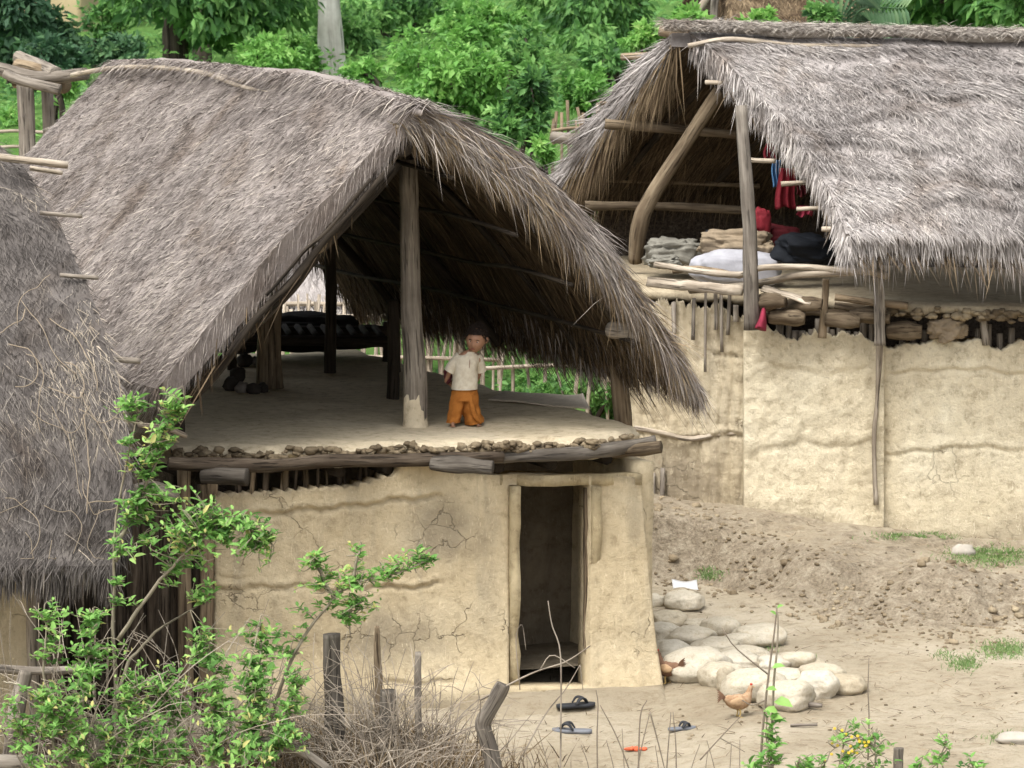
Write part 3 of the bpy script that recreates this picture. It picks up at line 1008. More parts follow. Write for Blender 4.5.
FR = m_mud('plastered_frame', (.33, .27, .17), (.42, .345, .215), (.50, .42, .27), (.22, .18, .12), .3, .5, .5)
frm = thing  # (kept for symmetry)
framebar(513, 485, 513, 690, 10, .155, .10, 'door_jamb', FR, 1)
framebar(595, 486, 594, 690, 10, .15, .10, 'door_jamb', FR, 2)
framebar(500, 480, 641, 479, 11, .135, .10, 'door_lintel', FR, 3)
framebar(503, 690, 602, 690, 5, .10, .12, 'door_sill', FR, 4)
framebar(586, 488, 586, 686, 4, .2, .05, 'door_post', WOODB, 5)
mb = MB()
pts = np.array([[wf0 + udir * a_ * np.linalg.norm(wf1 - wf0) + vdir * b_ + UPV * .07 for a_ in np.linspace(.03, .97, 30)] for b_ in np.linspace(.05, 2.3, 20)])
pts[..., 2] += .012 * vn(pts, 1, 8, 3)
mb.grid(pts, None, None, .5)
mb.build('inner_floor', [m_mud('earth_floor_room_shade', (.12, .10, .072), (.15, .125, .09), (.19, .16, .12), (.09, .075, .055), 0, .3, .5)], hut)  # earth coloured dark so the room behind the door looks unlit
# earth apron before the door
tt2 = np.linspace(0, 1, 12)
pxa = np.linspace(452, 672, 60)
ap = np.zeros((12, 60, 3))
for j, px in enumerate(pxa):
    a = P(px, 691 if 480 < px < 660 else 700, Df(px) + .02)
    e = P(px + 4, 722, Df(px) - .78)
    e[2] = ground_z(e[0], e[1]) - .02
    a[2] = -.055 if 470 < px < 662 else -.10
    for i, t in enumerate(tt2):
        q_ = a * (1 - t) + e * t
        q_[2] = a[2] * (1 - sstep(.35, .95, t)) + e[2] * sstep(.35, .95, t)
        ap[i, j] = q_
ap[..., 2] += .012 * vn(ap, 1.5, 61, 3)
mb = MB()
mb.grid(ap, None, None, .06)
mb.build('door_apron', [GROUND], hut)
# stakes in the gap above the wall
r = np.random.default_rng(9)
for k in range(17):
    px = 236 + k * 10 + r.uniform(-5, 5)
    if px > 398:
        break
    mb = MB()
    d = Df(px) + .26
    mb.tube([P(px + r.uniform(-5, 5), 466, d + r.uniform(-.05, .12)), P(px, 520, d)], r.uniform(.008, .03), 7, r.uniform(.2, 1.), .25, smooth_n=6, seed=k)
    mb.build('wall_stake', [WOODB if r.uniform() < .3 else BOARD], hut)
# inner walls of the lower room
def wallslab(nm, a, b2, z0, z1, th, m, parent, sd=0, nu=40, nv=18):
    S, T = np.meshgrid(np.linspace(0, 1, nv), np.linspace(0, 1, nu), indexing='ij')
    pts = a * (1 - T[..., None]) + b2 * T[..., None]
    pts = pts + UPV * (z1 + (z0 - z1) * S)[..., None]
    n_ = nrm(np.cross(b2 - a, UPV))
    pts = pts + n_ * (.02 * vn(pts, .8, sd, 3))[..., None]
    mb = MB()
    mb.grid(pts, -n_ * th, None, .5)
    return mb.build(nm, [m], parent)


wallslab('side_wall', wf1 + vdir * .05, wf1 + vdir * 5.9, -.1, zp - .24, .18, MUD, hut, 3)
wallslab('back_wall', wf1 + vdir * 1.3 - udir * .1, wf0 + vdir * 1.3 + udir * .1, -.1, zp - .24, .15, m_mud('inner_mud_room_shade', (.13, .105, .075), (.17, .14, .10), (.22, .18, .13), (.09, .075, .055), .3, .6, .5), hut, 4)  # mud darkened; the dimness of the room is put into its colour
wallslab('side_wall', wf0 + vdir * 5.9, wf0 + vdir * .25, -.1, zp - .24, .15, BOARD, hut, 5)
# dark upright boards left of the plaster
r = np.random.default_rng(12)
x = 34.
k = 0
while x < 214:
    w = r.uniform(7, 12)
    mb = MB()
    d = Df(max(x, 150)) + .14 + r.uniform(-.03, .05)
    y0, y1 = 474 + r.uniform(-6, 18), 735
    if x > 196:
        mm, vv = WOODB, .75
    elif 178 < x < 190:
        mm, vv = WOODB, .5
    else:
        mm, vv = BOARD, r.uniform(.3, 1.)
    mb.plank(P(x, y1, d), P(x + r.uniform(-2, 2), y0, d + .03), w * 31.6 / FPX, .03, np.array([.2, -1, 0]), vv, .1, 0, 9, k)
    mb.build('wall_board', [mm], hut)
    x += w * 1.02
    k += 1
post('corner_post', [P(186, 725, Df(186) + .02), P(185, 600, Df(186) + .03), P(184, 470, Df(186) + .05)], [.062, .055, .05], WOODB, .5, 71)
post('corner_post', [P(207, 725, Df(207) + .02), P(206, 620, Df(207) + .02), P(209, 510, Df(207) + .05)], [.06, .05, .045], WOODB, .75, 72)
mb = MB()
mb.tube([P(128, 492, Df(150) - .02), P(155, 488, Df(150) - .05), P(176, 498, Df(170))], .05, 10, .5, .2, smooth_n=10, seed=73)
mb.build('log_stub', [WOOD], hut)
mb = MB()
mb.tube([P(138, 425, 31.2), P(165, 428, 31.3), P(186, 436, 31.4)], .022, 8, .8, .15, smooth_n=10, seed=74)
mb.build('eave_pole', [WOODP], hut)
# ------------------------------------------------------------------ the hut on the right
rhc = np.array([3.6, 39.6, .45])
rh = thing('thatched_hut', 'pale grey thatched hut on the right, cream mud wall, sacks under its roof', 'hut', rhc)


def Dr(px):
    return np.interp(px, [620, 745, 880, 1160], [38.75, 38.2, 38.05, 37.75])


R0, R1 = P(672, 33, 40.3), P(1180, 47, 40.1)
rk_t = np.array([0, .15, .3, .5, .7, .85, 1.])
E0, E1 = P(846, 232, 37.3), P(1215, 240, 37.05)
ch = [(690, 45), (722, 78), (750, 112), (787, 160), (816, 198), (834, 220), (846, 238)]
rkoff = []
for t, (x, y) in zip(rk_t, ch):
    c = R0 * (1 - t) + E0 * t
    x0, _ = PXL(c)
    rkoff.append([(x - x0) * c[1] / FPX * .9, 0, 0])
rn = Slope(R0, R1, E0, E1, .10, .05, 31, rake=(rk_t, np.array(rkoff)))
F0, F1 = P(554, 182, 42.8), P(960, 196, 42.6)
rfar = Slope(R0, R1, F0, F1, .16, .05, 32)
rn.course = (8, .045)
mb = MB()
rn.body(mb, 80, 44, .16)
rfar.body(mb, 70, 40, .14)
rn.cover(mb, 34000, seed=21, courses=8, L=(.12, .34), W=(.005, .010), lift=(.01, .06), jit=.25, skew=.22, var=(.2, .95), patch=.22)
rn.cover(mb, 9000, seed=33, t=(.0, .985), jit=.6, L=(.03, .12), W=(.005, .011), lift=(.02, .055), var=(.0, .2), patch=.05)
rn.cover(mb, 22000, seed=22, L=(.08, .26), W=(.004, .009), lift=(.0, .05), jit=.35, var=(.2, 1.), patch=.25)
rn.edge(mb, 6000, 'eave', .16, L=(.08, .26), down=.5, seed=23, var=(.3, 1.))
rn.edge(mb, 500, 'eave', .16, L=(.12, .36), down=1.6, seed=24, var=(.2, .8), mat=0, slope_w=.4, k=(.6, 1))
rn.edge(mb, 3400, 'rake', .16, L=(.08, .22), out=(-.35, -.1, 0), down=.35, seed=25, jit=.3, var=(.3, 1.))
rn.edge(mb, 160, 'rake', .16, L=(.15, .35), out=(-.1, 0, 0), down=1.6, seed=26, jit=.2, slope_w=.3, var=(.4, 1.), rng_t=(.0, 1))
rfar.cover(mb, 6000, seed=27, jit=.3)
rfar.edge(mb, 5200, 'rake', .14, L=(.15, .42), out=(-.5, -.35, 0), down=.3, seed=28, jit=.35, var=(.2, .8), k=(0, 1))
rfar.edge(mb, 2600, 'rake', .14, L=(.2, .6), out=(-.2, -.35, 0), down=1.5, seed=29, jit=.3, slope_w=.3, mat=2, k=(.5, 1), var=(.2, .9))
rfar.edge(mb, 3000, 'eave', .14, L=(.2, .5), down=1.2, seed=30, mat=2)
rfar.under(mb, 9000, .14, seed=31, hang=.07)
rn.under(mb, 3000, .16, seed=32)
mb.build('roof', [THATCHR, UNDER, STRAWB], rh)
# straw roll along the ridge and the pole that pins it
mb = MB()
rr = [R0 * (1 - t) + R1 * t + np.array([-.02, -.05, .05 + .015 * math.sin(t * 19)]) for t in np.linspace(-.012, 1, 30)]
mb.tube(rr, np.interp(np.arange(30), [0, 2, 29], [.02, .05, .05]), 12, .5, .35, seed=5)
r = np.random.default_rng(78)
n = 16000
t_ = r.uniform(-.01, 1, n)[:, None]
b = R0 * (1 - t_) + R1 * t_ + np.array([-.02, -.05, .05]) + np.stack([0 * t_[:, 0], r.uniform(-.085, .03, n), np.full(n, .075)], -1)
b[:, 2] -= np.abs(b[:, 1] - (R0[1] * (1 - t_[:, 0]) + R1[1] * t_[:, 0]) + .05) * .5
dd = np.stack([r.choice([-1, 1], n) * r.uniform(.2, 1, n), -.5 + .3 * r.normal(size=n), -.15 + .15 * r.normal(size=n)], -1)
mb.strands(b, dd, np.array([0, -.5, .8]) + .3 * r.normal(size=(n, 3)), r.uniform(.05, .2, n), r.uniform(.004, .009, n), r.uniform(.0, .05, n), .02, np.clip(r.uniform(.0, 1., n), 0, 1))
mb.build('ridge_thatch', [m_straw('ridge_straw', [(0., (.16, .135, .115)), (.4, (.36, .325, .29)), (1., (.62, .57, .50))])], rh)
mb = MB()
pp = [(688, 46), (730, 39), (790, 45), (850, 46), (930, 48), (1000, 50), (1080, 52), (1160, 55)]
mb.tube([P(x, y, 40.05) for x, y in pp], [.026, .024, .024, .022, .022, .02, .02, .02], 7, .8, .1, smooth_n=40, seed=15)
mb.build('ridge_pole', [WOODP], rh)
mb = MB()
mb.tube([P(660, 30, 40.45), P(690, 37, 40.35), P(730, 42, 40.3)], [.055, .05, .045], 9, .6, .2, smooth_n=10, seed=16)
mb.build('ridge_beam', [WOODB], rh)
for (a, b_, rad, m, nm, vv) in (((622, 57, 41.6), (660, 55, 41.4), .04, WOODB, 'purlin_end', .8), ((553, 137, 42.4), (586, 140, 42.2), .06, WOOD, 'purlin_end', .6),
                                ((781, 184, 38.5), (812, 182, 38.5), .024, WOODP, 'purlin_end', 1.), ((748, 160, 39.0), (775, 161, 38.9), .022, WOODP, 'purlin_end', 1.), ((797, 209, 38.2), (822, 208, 38.1), .02, WOODP, 'purlin_end', .9), ((822, 229, 37.75), (838, 229, 37.7), .024, WOODP, 'purlin_end', 1.1), ((706, 82, 39.9), (724, 83, 39.8), .022, WOODP, 'purlin_end', 1.)):
    mb = MB()
    mb.tube([P(*a), (P(*a) + P(*b_)) / 2, P(*b_)], rad, 9, vv, .15, smooth_n=8, seed=int(a[0]))
    mb.build(nm, [m], rh)
for (pts, rad, m, vv, nm) in (
        ([(752, 330, 37.95), (749, 230, 38.0), (741, 106, 38.2)], [.072, .066, .055], WOOD, .33, 'front_post'),
        ([(635, 262, 40.6), (639, 228, 40.5), (648, 202, 40.45), (683, 147, 40.4), (720, 90, 40.3)], [.07, .085, .075, .07, .068], WOODB, .42, 'leaning_post'),
        ([(605, 124, 41.0), (660, 128, 41.0), (740, 135, 41.0)], [.055, .048, .045], WOODB, .35, 'tie_beam'),
        ([(585, 206, 41.4), (650, 206, 41.4), (760, 211, 41.2)], [.045, .045, .045], WOODB, .1, 'tie_beam'),
        ([(600, 103, 41.5), (680, 108, 41.5), (720, 110, 41.5)], [.022, .02, .02], WOODB, .4, 'batten'),
        ([(572, 180, 42.3), (640, 181, 42.3), (760, 186, 42.2)], [.025, .025, .025], WOODB, .35, 'batten'),
        ([(880, 345, 37.75), (879, 300, 37.75), (877, 262, 37.75)], [.052, .05, .045], WOOD, .7, 'front_post'),
        ([(876, 505, 37.9), (874, 440, 37.95), (877, 400, 37.98), (880, 340, 37.9)], [.022, .022, .016, .036], WOODP, .5, 'wall_post'),
        ([(822, 338, 37.98), (825, 300, 37.98), (826, 279, 37.98)], [.04, .032, .03], WOODB, .6, 'stake'),
        ([(655, 264, 38.9), (690, 270, 38.7), (738, 275, 38.3), (760, 268, 37.95), (800, 267, 37.9), (840, 270, 37.85), (872, 272, 37.7)], .03, WOODP, .72, 'rail'),
        ([(690, 290, 38.7), (730, 287, 38.4), (770, 281, 38.1), (800, 275, 37.9), (850, 272.5, 37.87), (874, 270, 37.83)], .034, WOODP, .6, 'rail'),
        ([(673, 271, 39.0), (700, 269, 38.9), (740, 276, 38.5)], .028, WOODB, .8, 'rail'),
        ([(868, 268, 37.6), (876, 272, 37.58), (888, 276, 37.55)], .04, WOODP, .6, 'purlin_end'),
        ([(835, 297, 37.9), (870, 302, 37.85), (908, 306, 37.8)], .034, WOODB, .8, 'floor_pole')):
    mb = MB()
    mb.tube([P(*p) for p in pts], rad, 11, vv, .14, smooth_n=24, seed=int(pts[0][0] + pts[0][1]))
    mb.build(nm, [m], rh)
for s in (.12, .35, .6, .85):
    for sl, th in ((rfar, .18), (rn, .2)):
        mb = MB()
        mb.tube([sl.chord(np.array(s), np.array(t)) - sl.N * th for t in np.linspace(.04, .96, 6)], .035, 8, .8, .12, smooth_n=12, seed=int(100 * s))
        mb.build('rafter', [WOODD], rh)

# walls: stepping from the mud-smeared stakes to the plastered front
def panel(nm, x0, x1, topf, botf, nx, ny, dfun, th, mat, lumpf, grv=()):
    u = np.linspace(0, 1, nx)
    v_ = np.linspace(0, 1, ny)
    pts = np.zeros((ny, nx, 3))
    PX_, PY_ = np.zeros((ny, nx)), np.zeros((ny, nx))
    for j in range(nx):
        px = x0 + (x1 - x0) * u[j]
        a, b2 = topf(px), botf(px)
        for i in range(ny):
            py = a + (b2 - a) * v_[i]
            PX_[i, j], PY_[i, j] = px, py
            pts[i, j] = P(px, py, dfun(px, py))
    pts[..., 1] -= lumpf(pts, PX_, PY_)
    for gp, amp, wd in grv:
        gx_, gy_ = zip(*gp)
        yy = np.interp(PX_, gx_, gy_) + 1.2 * np.sin(PX_ * .17)
        on = sstep(gx_[0] - 4, gx_[0] + 4, PX_) * (1 - sstep(gx_[-1] - 4, gx_[-1] + 4, PX_))
        dy = PY_ - yy
        pts[..., 1] += on * amp * (np.exp(-(dy / wd) ** 2) - .5 * np.exp(-((dy + 2 * wd) / (1.8 * wd)) ** 2))
    mb = MB()
    st_ = np.clip(np.exp(-((PY_ - botf(PX_)) / 34) ** 2) * (.8 + .5 * vn(pts, .7, 5, 2)) + .45 * np.clip(vn(pts, .5, 6, 3), 0, 1), 0, 1)
    mb.grid(pts, np.array([0, th, 0]), None, .5 + .5 * st_)
    return mb.build(nm, [mat], rh)


rj = np.random.default_rng(3)
jag = np.cumsum(rj.normal(size=900)) * .8
jag = jag - np.convolve(jag, np.ones(60) / 60, 'same')


def jg(px):
    return float(np.interp(px, np.arange(900) * .6 + 620, jag))


panel('mud_wall', 744, 884, lambda x: np.interp(x, [744, 756, 775, 800, 840, 862, 884], [322, 326, 334, 336, 334, 338, 338]) + 1.5 * jg(x), lambda x: np.interp(x, [744, 820, 884], [520, 535, 548]), 110, 100,
      lambda x, y: Dr(x) - .16 * float(sstep(440, 545, y)) - .05 * math.exp(-((y - 440) / 60) ** 2), .2, MUDR,
      lambda p, X_, Y_: .020 * vn(p, 1.1, 71, 4) + .009 * vn(p, 5, 72, 2), [([(750, 455), (775, 449), (800, 443), (840, 448), (878, 440)], .014, 3.5), ([(752, 362), (800, 371), (830, 376), (870, 366)], .012, 3)])
panel('mud_wall', 877, 1160, lambda x: np.interp(x, [877, 900, 930, 960, 972, 992, 1010, 1160], [345, 347, 343, 337, 339, 349, 346, 346]) + 1.2 * jg(x * .6 + 300), lambda x: np.interp(x, [884, 960, 1160], [548, 556, 560]), 150, 100,
      lambda x, y: Dr(x) + .035 * (1 - float(sstep(880, 900, x))) - .05 * float(sstep(884, 940, x)) - .10 * float(sstep(450, 550, y)), .2, MUDR,
      lambda p, X_, Y_: .016 * vn(p, .9, 73, 4) + .005 * vn(p, 5, 74, 2), [([(890, 374), (930, 371), (985, 370), (1000, 373), (1024, 376), (1100, 376)], .022, 2.0), ([(880, 456), (920, 452), (975, 447), (1024, 452), (1120, 451)], .02, 2.2)])
panel('stake_wall', 628, 745, lambda x: np.interp(x, [628, 690, 696, 720, 745], [300, 306, 304, 310, 314]) + 2 * jg(x), lambda x: np.interp(x, [628, 650, 745], [496, 498, 512]), 150, 70,
      lambda x, y: Dr(x) + .16, .16, MUDW,
      lambda p, X_, Y_: .020 * np.abs(np.sin(p[..., 0] * 31 + .8 * vn(p, .7, 75, 2))) + .016 * vn(p * np.array([3, 3, .7]), 1.4, 76, 3) + .010 * vn(p, 4, 77, 2),
      [([(632, 430), (660, 437), (690, 440), (720, 436), (744, 436)], .03, 2.2), ([(710, 352), (725, 356), (742, 357)], .03, 2.0)])
mb = MB()
mb.tube([P(634, 428, 38.7), P(662, 433, 38.6), P(690, 439, 38.55), P(718, 434, 38.5), P(744, 432, 38.4)], .024, 8, .8, .25, smooth_n=24, seed=3)
mb.build('wall_rail', [WOODP], rh)
r = np.random.default_rng(14)
for (px, top, bot, w) in ((640, 470, 500, 5), (646, 468, 500, 5), (653, 473, 499, 4), (662, 468, 500, 5), (674, 302, 338, 5), (693, 298, 340, 4), (705, 292, 372, 3), (716, 288, 330, 4), (722, 290, 352, 3.5), (728, 286, 335, 4), (736, 305, 322, 6)):
    mb = MB()
    mb.tube([P(px, bot, Dr(px) + .08), P(px + r.uniform(-2, 2), top, Dr(px) + .1)], w * .5 * 38.3 / FPX, 7, r.uniform(.4, .9), .15, smooth_n=6, seed=px)
    mb.build('wall_stake', [WOOD], rh)
k = 0
for px in list(np.arange(780, 878, 7.5)) + list(np.arange(902, 1150, 11)):
    h_ = r.uniform(-22, -6)
    y0 = np.interp(px, [780, 880, 960, 1024, 1160], [338, 338, 340, 348, 348])
    if 935 < px < 975:
        continue
    mb = MB()
    mb.tube([P(px, y0 + 30, Dr(px) + .1), P(px + r.uniform(-2, 2), y0 + h_, Dr(px) + .1)], r.uniform(.022, .042), 8, r.uniform(.35, .8), .2, smooth_n=6, seed=k)
    mb.build('wall_stake', [WOOD], rh)
    k += 1
mb = MB()
mb.tube([P(986, 345, 37.85), P(983, 320, 37.85), P(982, 306, 37.9)], .035, 9, .6, .15, smooth_n=8, seed=91)
mb.build('floor_prop', [WOOD], rh)
# raised floor
zr = 2.43
fe = np.array([G(x, np.interp(x, [640, 760, 830, 900, 1180], [288, 293, 297, 302, 308]), zr) for x in np.linspace(640, 1180, 110)])
tt = np.concatenate([[0, .03, .08], np.linspace(.2, 3.6, 22)])
top = fe[None] + tt[:, None, None] * np.array([-.12, 1, 0])
top[..., 2] += .02 * vn(top, .7, 81, 3) - .03 * (1 - sstep(0, .08, tt))[:, None]
lip = fe.copy()
lip[:, 2] -= .10 + .03 * vn(lip, 2.5, 84, 3)
lip[:, 1] += .03 * vn(lip, 2.2, 83, 3)
low = lip + np.array([0, .25, -.04])
lowb = top[-1] - UPV * .2
mb = MB()
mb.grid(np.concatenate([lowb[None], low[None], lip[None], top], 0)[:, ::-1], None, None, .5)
mb.build('floor', [m_mud('mud_floor_roof_shade', (.27, .22, .15), (.34, .285, .2), (.42, .36, .26), (.2, .165, .11), .15, .4, .5)], rh)  # darker copy of the floor mud; the roof's shade is in the colour
mb = MB()
for i in range(130):
    k = int(r.uniform(50, 109))
    c = lip[k] + UPV * r.uniform(-.04, .04) - np.array([0, r.uniform(0, .03), 0])
    sz = r.uniform(.018, .05)
    mb.blob(c, (sz * 1.4, sz, sz * .7), 8, 6, .35, 1.1, i, r.uniform(.2, .9), r.uniform(0, 3))
mb.build('floor_edge', [CLOD], rh)
for (pts, rad, vv) in (([(752, 305, 38.1), (770, 301, 37.95), (786, 301, 37.9)], .075, .55), ([(770, 316, 38.0), (795, 318, 37.9), (805, 319, 37.88)], .07, .6), ([(786, 307, 38.2), (806, 303, 37.9), (822, 304, 37.85)], .06, .5), ([(826, 320, 37.95), (850, 322, 37.88), (860, 323, 37.86)], .065, .55), ([(852, 316, 38.0), (870, 316, 37.9), (890, 318, 37.85)], .07, .6), ([(888, 330, 37.95), (908, 330, 37.88), (922, 331, 37.86)], .09, .6), ([(755, 313, 38.3), (790, 312, 38.2), (850, 314, 38.3)], .04, .35), ([(835, 306, 38.2), (880, 311, 38.1), (940, 316, 38.2)], .04, .4)):
    mb = MB()
    mb.tube([P(*p) for p in pts], np.array([.8, 1.1, .75]) * rad, 14, vv * .35, .4, smooth_n=18, seed=int(pts[0][0]))
    mb.build('floor_log', [WOODB], rh)
mb = MB()
mb.plank(P(648, 282, 38.75), P(743, 291, 38.1), .09, .04, np.array([0, -1, .25]), .75, .05, 0, 10, 4)
mb.build('floor_plank', [WOODP], rh)
mb = MB()
mb.plank(P(762, 288, 38.0), P(812, 302, 37.85), .10, .02, np.array([0, -.4, 1]), .95, .12, 0, 10, 5)
mb.build('floor_plank', [WOODP], rh)
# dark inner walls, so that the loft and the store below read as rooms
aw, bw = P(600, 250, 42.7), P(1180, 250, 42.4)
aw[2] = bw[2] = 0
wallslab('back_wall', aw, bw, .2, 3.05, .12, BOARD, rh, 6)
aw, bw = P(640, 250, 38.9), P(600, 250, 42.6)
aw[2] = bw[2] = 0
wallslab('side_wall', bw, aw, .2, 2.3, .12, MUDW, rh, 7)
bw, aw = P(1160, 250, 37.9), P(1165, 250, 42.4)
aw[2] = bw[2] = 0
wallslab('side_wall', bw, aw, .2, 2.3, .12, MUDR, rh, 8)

# ------------------------------------------------------------------ things kept on the right hut's floor
def cloth(c, r_, mat, name, label, cat, sd, bump=.3, nu=64, nv=44, pw=.75, rot=0., bs=.9, group=None):
    mb = MB()
    mb.blob(c, r_, nu, nv, bump, bs, sd, .5, rot, 1, 0, pw, .0)
    o = mb.build(name, [mat], None, True, np.array([c[0], c[1], c[2] - r_[2]]), label=label, cat=cat)
    if group:
        o['group'] = group
    return o


SACKW = m_plain('white_woven_sack', (.36, .36, .39), .7, 9, .35, .5)
SACKT = m_plain('tan_sackcloth', (.26, .205, .14), .9, 10, .6, .8)
RED = m_plain('red_cloth', (.19, .016, .025), .8, 12, .5, .4)
REDD = m_plain('dark_red_cloth', (.09, .010, .014), .8, 12, .5, .4)
BLUE = m_plain('blue_cloth', (.08, .19, .36), .8, 12, .4, .4)
NAVY = m_plain('black_blue_cloth', (.007, .009, .013), .8, 12, .5, .5)
GREYC = m_plain('grey_stuff', (.20, .19, .16), .9, 10, .6, .8)
PINK = m_plain('crimson_rag', (.24, .025, .05), .8, 12, .5, .4)
cloth(P(738, 268, 39.3), (.43, .25, .17), SACKW, 'sack', 'white woven sack lying on the right hut floor behind the grey post', 'sack', 3, .10, pw=.7)
cloth(P(735, 243, 39.5), (.33, .2, .13), SACKT, 'sack', 'crumpled tan sack lying on top of the white sack', 'sack', 4, .25, pw=.8, bs=1.2)
cloth(P(762, 250, 39.4), (.12, .14, .08), SACKT, 'bundle', 'small tan bundle to the right of the grey post', 'bundle', 5, .3)
cloth(P(762, 222, 39.7), (.085, .10, .14), RED, 'bag', 'red cloth bag standing upright behind the grey post', 'bag', 6, .15)
cloth(P(782, 243, 39.9), (.17, .2, .16), REDD, 'bundle', 'dark maroon bundle beside the red bag', 'bundle', 7, .2)
cloth(P(805, 249, 39.2), (.27, .2, .14), NAVY, 'bundle', 'black cloth bundle in the shade under the right eave', 'bundle', 8, .25)
cloth(P(672, 252, 40.3), (.28, .25, .12), GREYC, 'bundle', 'grey heap of rags left of the white sack', 'bundle', 9, .3, bs=1.4)
cloth(P(664, 262, 39.5), (.14, .14, .06), GREYC, 'bundle', 'small grey heap in front of the rags by the leaning post', 'bundle', 10, .3, bs=1.4)
cloth(P(948, 329, 37.86), (.16, .09, .10), SACKT, 'bundle', 'tan cloth bundle wedged on top of the right wall below the floor', 'bundle', 13, .3, bs=1.4)
cloth(P(716, 236, 39.9), (.12, .1, .05), NAVY, 'bundle', 'small black cloth on the tan sack', 'bundle', 12, .3, bs=1.4)


def hung(px0, px1, py0, py1, D, mat, name, label, sd, fold=.03, nf=5):
    u = np.linspace(0, 1, 24)
    v_ = np.linspace(0, 1, 14)
    pts = np.zeros((14, 24, 3))
    r = np.random.default_rng(sd)
    for i, b_ in enumerate(v_):
        for j, a in enumerate(u):
            x = px0 + (px1 - px0) * (.5 + (a - .5) * (.8 + .25 * b_)) + 1.2 * math.sin(b_ * 5 + sd)
            y = py0 + (py1 - py0) * b_ + 1.5 * math.sin(a * 8 + sd) * b_
            pts[i, j] = P(x, y, D + fold * math.sin(a * nf * 6.28 / 2 + sd) * (.3 + b_))
    mb = MB()
    mb.grid(pts, np.array([0, .012, 0]), None, .5)
    c = P((px0 + px1) / 2, py1, D)
    return mb.build(name, [mat], None, True, c, label=label, cat='clothing' if name == 'cloth' else name, group='clothes hung under the right roof')


hung(776, 796, 168, 208, 39.2, RED, 'cloth', 'red cloth hanging under the right roof, the largest piece there', 1)
hung(764, 776, 143, 160, 39.5, RED, 'cloth', 'small red cloth hanging above the blue one', 2)
hung(772, 782, 160, 188, 39.35, BLUE, 'cloth', 'narrow blue cloth hanging beside the red cloth', 3)
hung(796, 806, 180, 196, 38.7, REDD, 'cloth', 'dark red cloth hanging nearest the thatch edge', 4)
hung(797, 812, 206, 216, 38.6, PINK, 'cloth', 'short crimson cloth end below the other hanging clothes', 5)
# rag on the wall head
mb = MB()
mb.tube([P(764, 307, 37.95), P(763, 313, 37.92), P(762, 321, 37.86), P(760, 329, 37.84)], [.018, .045, .075, .10], 26, .5, .55, smooth_n=20, seed=7, flat=.6)
mb.build('rag', [PINK], None, True, P(763, 330, 37.9), label='crimson rag tucked on the broken top of the cream wall', cat='rag')

# ------------------------------------------------------------------ hut at the left edge
lhc = np.array([-4.6, 30.2, 0])
lh = thing('thatched_hut', 'dark grey thatched hut cut off by the left edge, poles poking out of its roof', 'hut', lhc)
lt = np.array([0, .12, .25, .4, .55, .68, .8, .9, 1.])
lpx = [(-8, 136), (26, 172), (58, 225), (88, 300), (112, 368), (124, 420), (132, 480), (128, 525), (112, 562)]
q0, q1 = P(-8, 136, 31.6), P(112, 562, 28.95)
lo = []
for t, (x, y) in zip(lt, lpx):
    c = q0 * (1 - t) + q1 * t
    D_ = np.interp(t, [0, .6, 1], [31.6, 29.7, 28.95])
    lo.append(P(x, y, D_) - c)
lo = np.array(lo)
off_l = np.array([-3.2, -.6, 0])
ls = Slope(q0, q0 + off_l, q1, q1 + off_l + UPV * .02, .10, .06, 41, rake=(lt, lo))
bk = q0 + np.array([-.4, 2.2, -2.6])
lb = Slope(q0, q0 + off_l, bk, bk + off_l, .1, .05, 42)
mb = MB()
ls.body(mb, 70, 60, .2)
lb.body(mb, 20, 20, .15)
ls.cover(mb, 52000, seed=41, t=(0, .99), L=(.08, .24), W=(.0035, .008), lift=(.005, .05), jit=.4, patch=.3)
ls.cover(mb, 12000, seed=48, t=(0, .99), L=(.03, .12), W=(.004, .009), lift=(.02, .05), jit=.6, var=(.0, .2), patch=.05)
ls.cover(mb, 300, seed=42, L=(.15, .4), W=(.004, .006), lift=(.03, .1), jit=.9, var=(.75, 1.))
ls.edge(mb, 5200, 'eave', .2, L=(.08, .2), down=.7, seed=43, jit=.2)
ls.edge(mb, 4600, 'rake', .2, L=(.05, .14), out=(.1, 0, 0), down=.35, seed=44, jit=.35)
lb.edge(mb, 1500, 'rake', .15, seed=45)
mb.build('roof', [THATCHL, UNDER, STRAWB], lh)
for (x0, x1, y0, y1, D, rad, nm) in ((-30, 68, 154, 165, 31.0, .028, 'roof_pole'), (30, 62, 168, 173, 31.1, .018, 'roof_pole'), (40, 82, 213, 216, 30.75, .016, 'roof_pole'), (60, 98, 275, 278, 30.3, .016, 'roof_pole'), (95, 140, 357, 361, 29.85, .022, 'roof_pole')):
    mb = MB()
    mb.tube([P(x0, y0, D), P((x0 + x1) / 2, (y0 + y1) / 2, D), P(x1, y1, D + .05)], rad, 8, .7, .12, smooth_n=10, seed=x1)
    mb.build(nm, [WOOD if x1 > 80 else WOODP], lh)
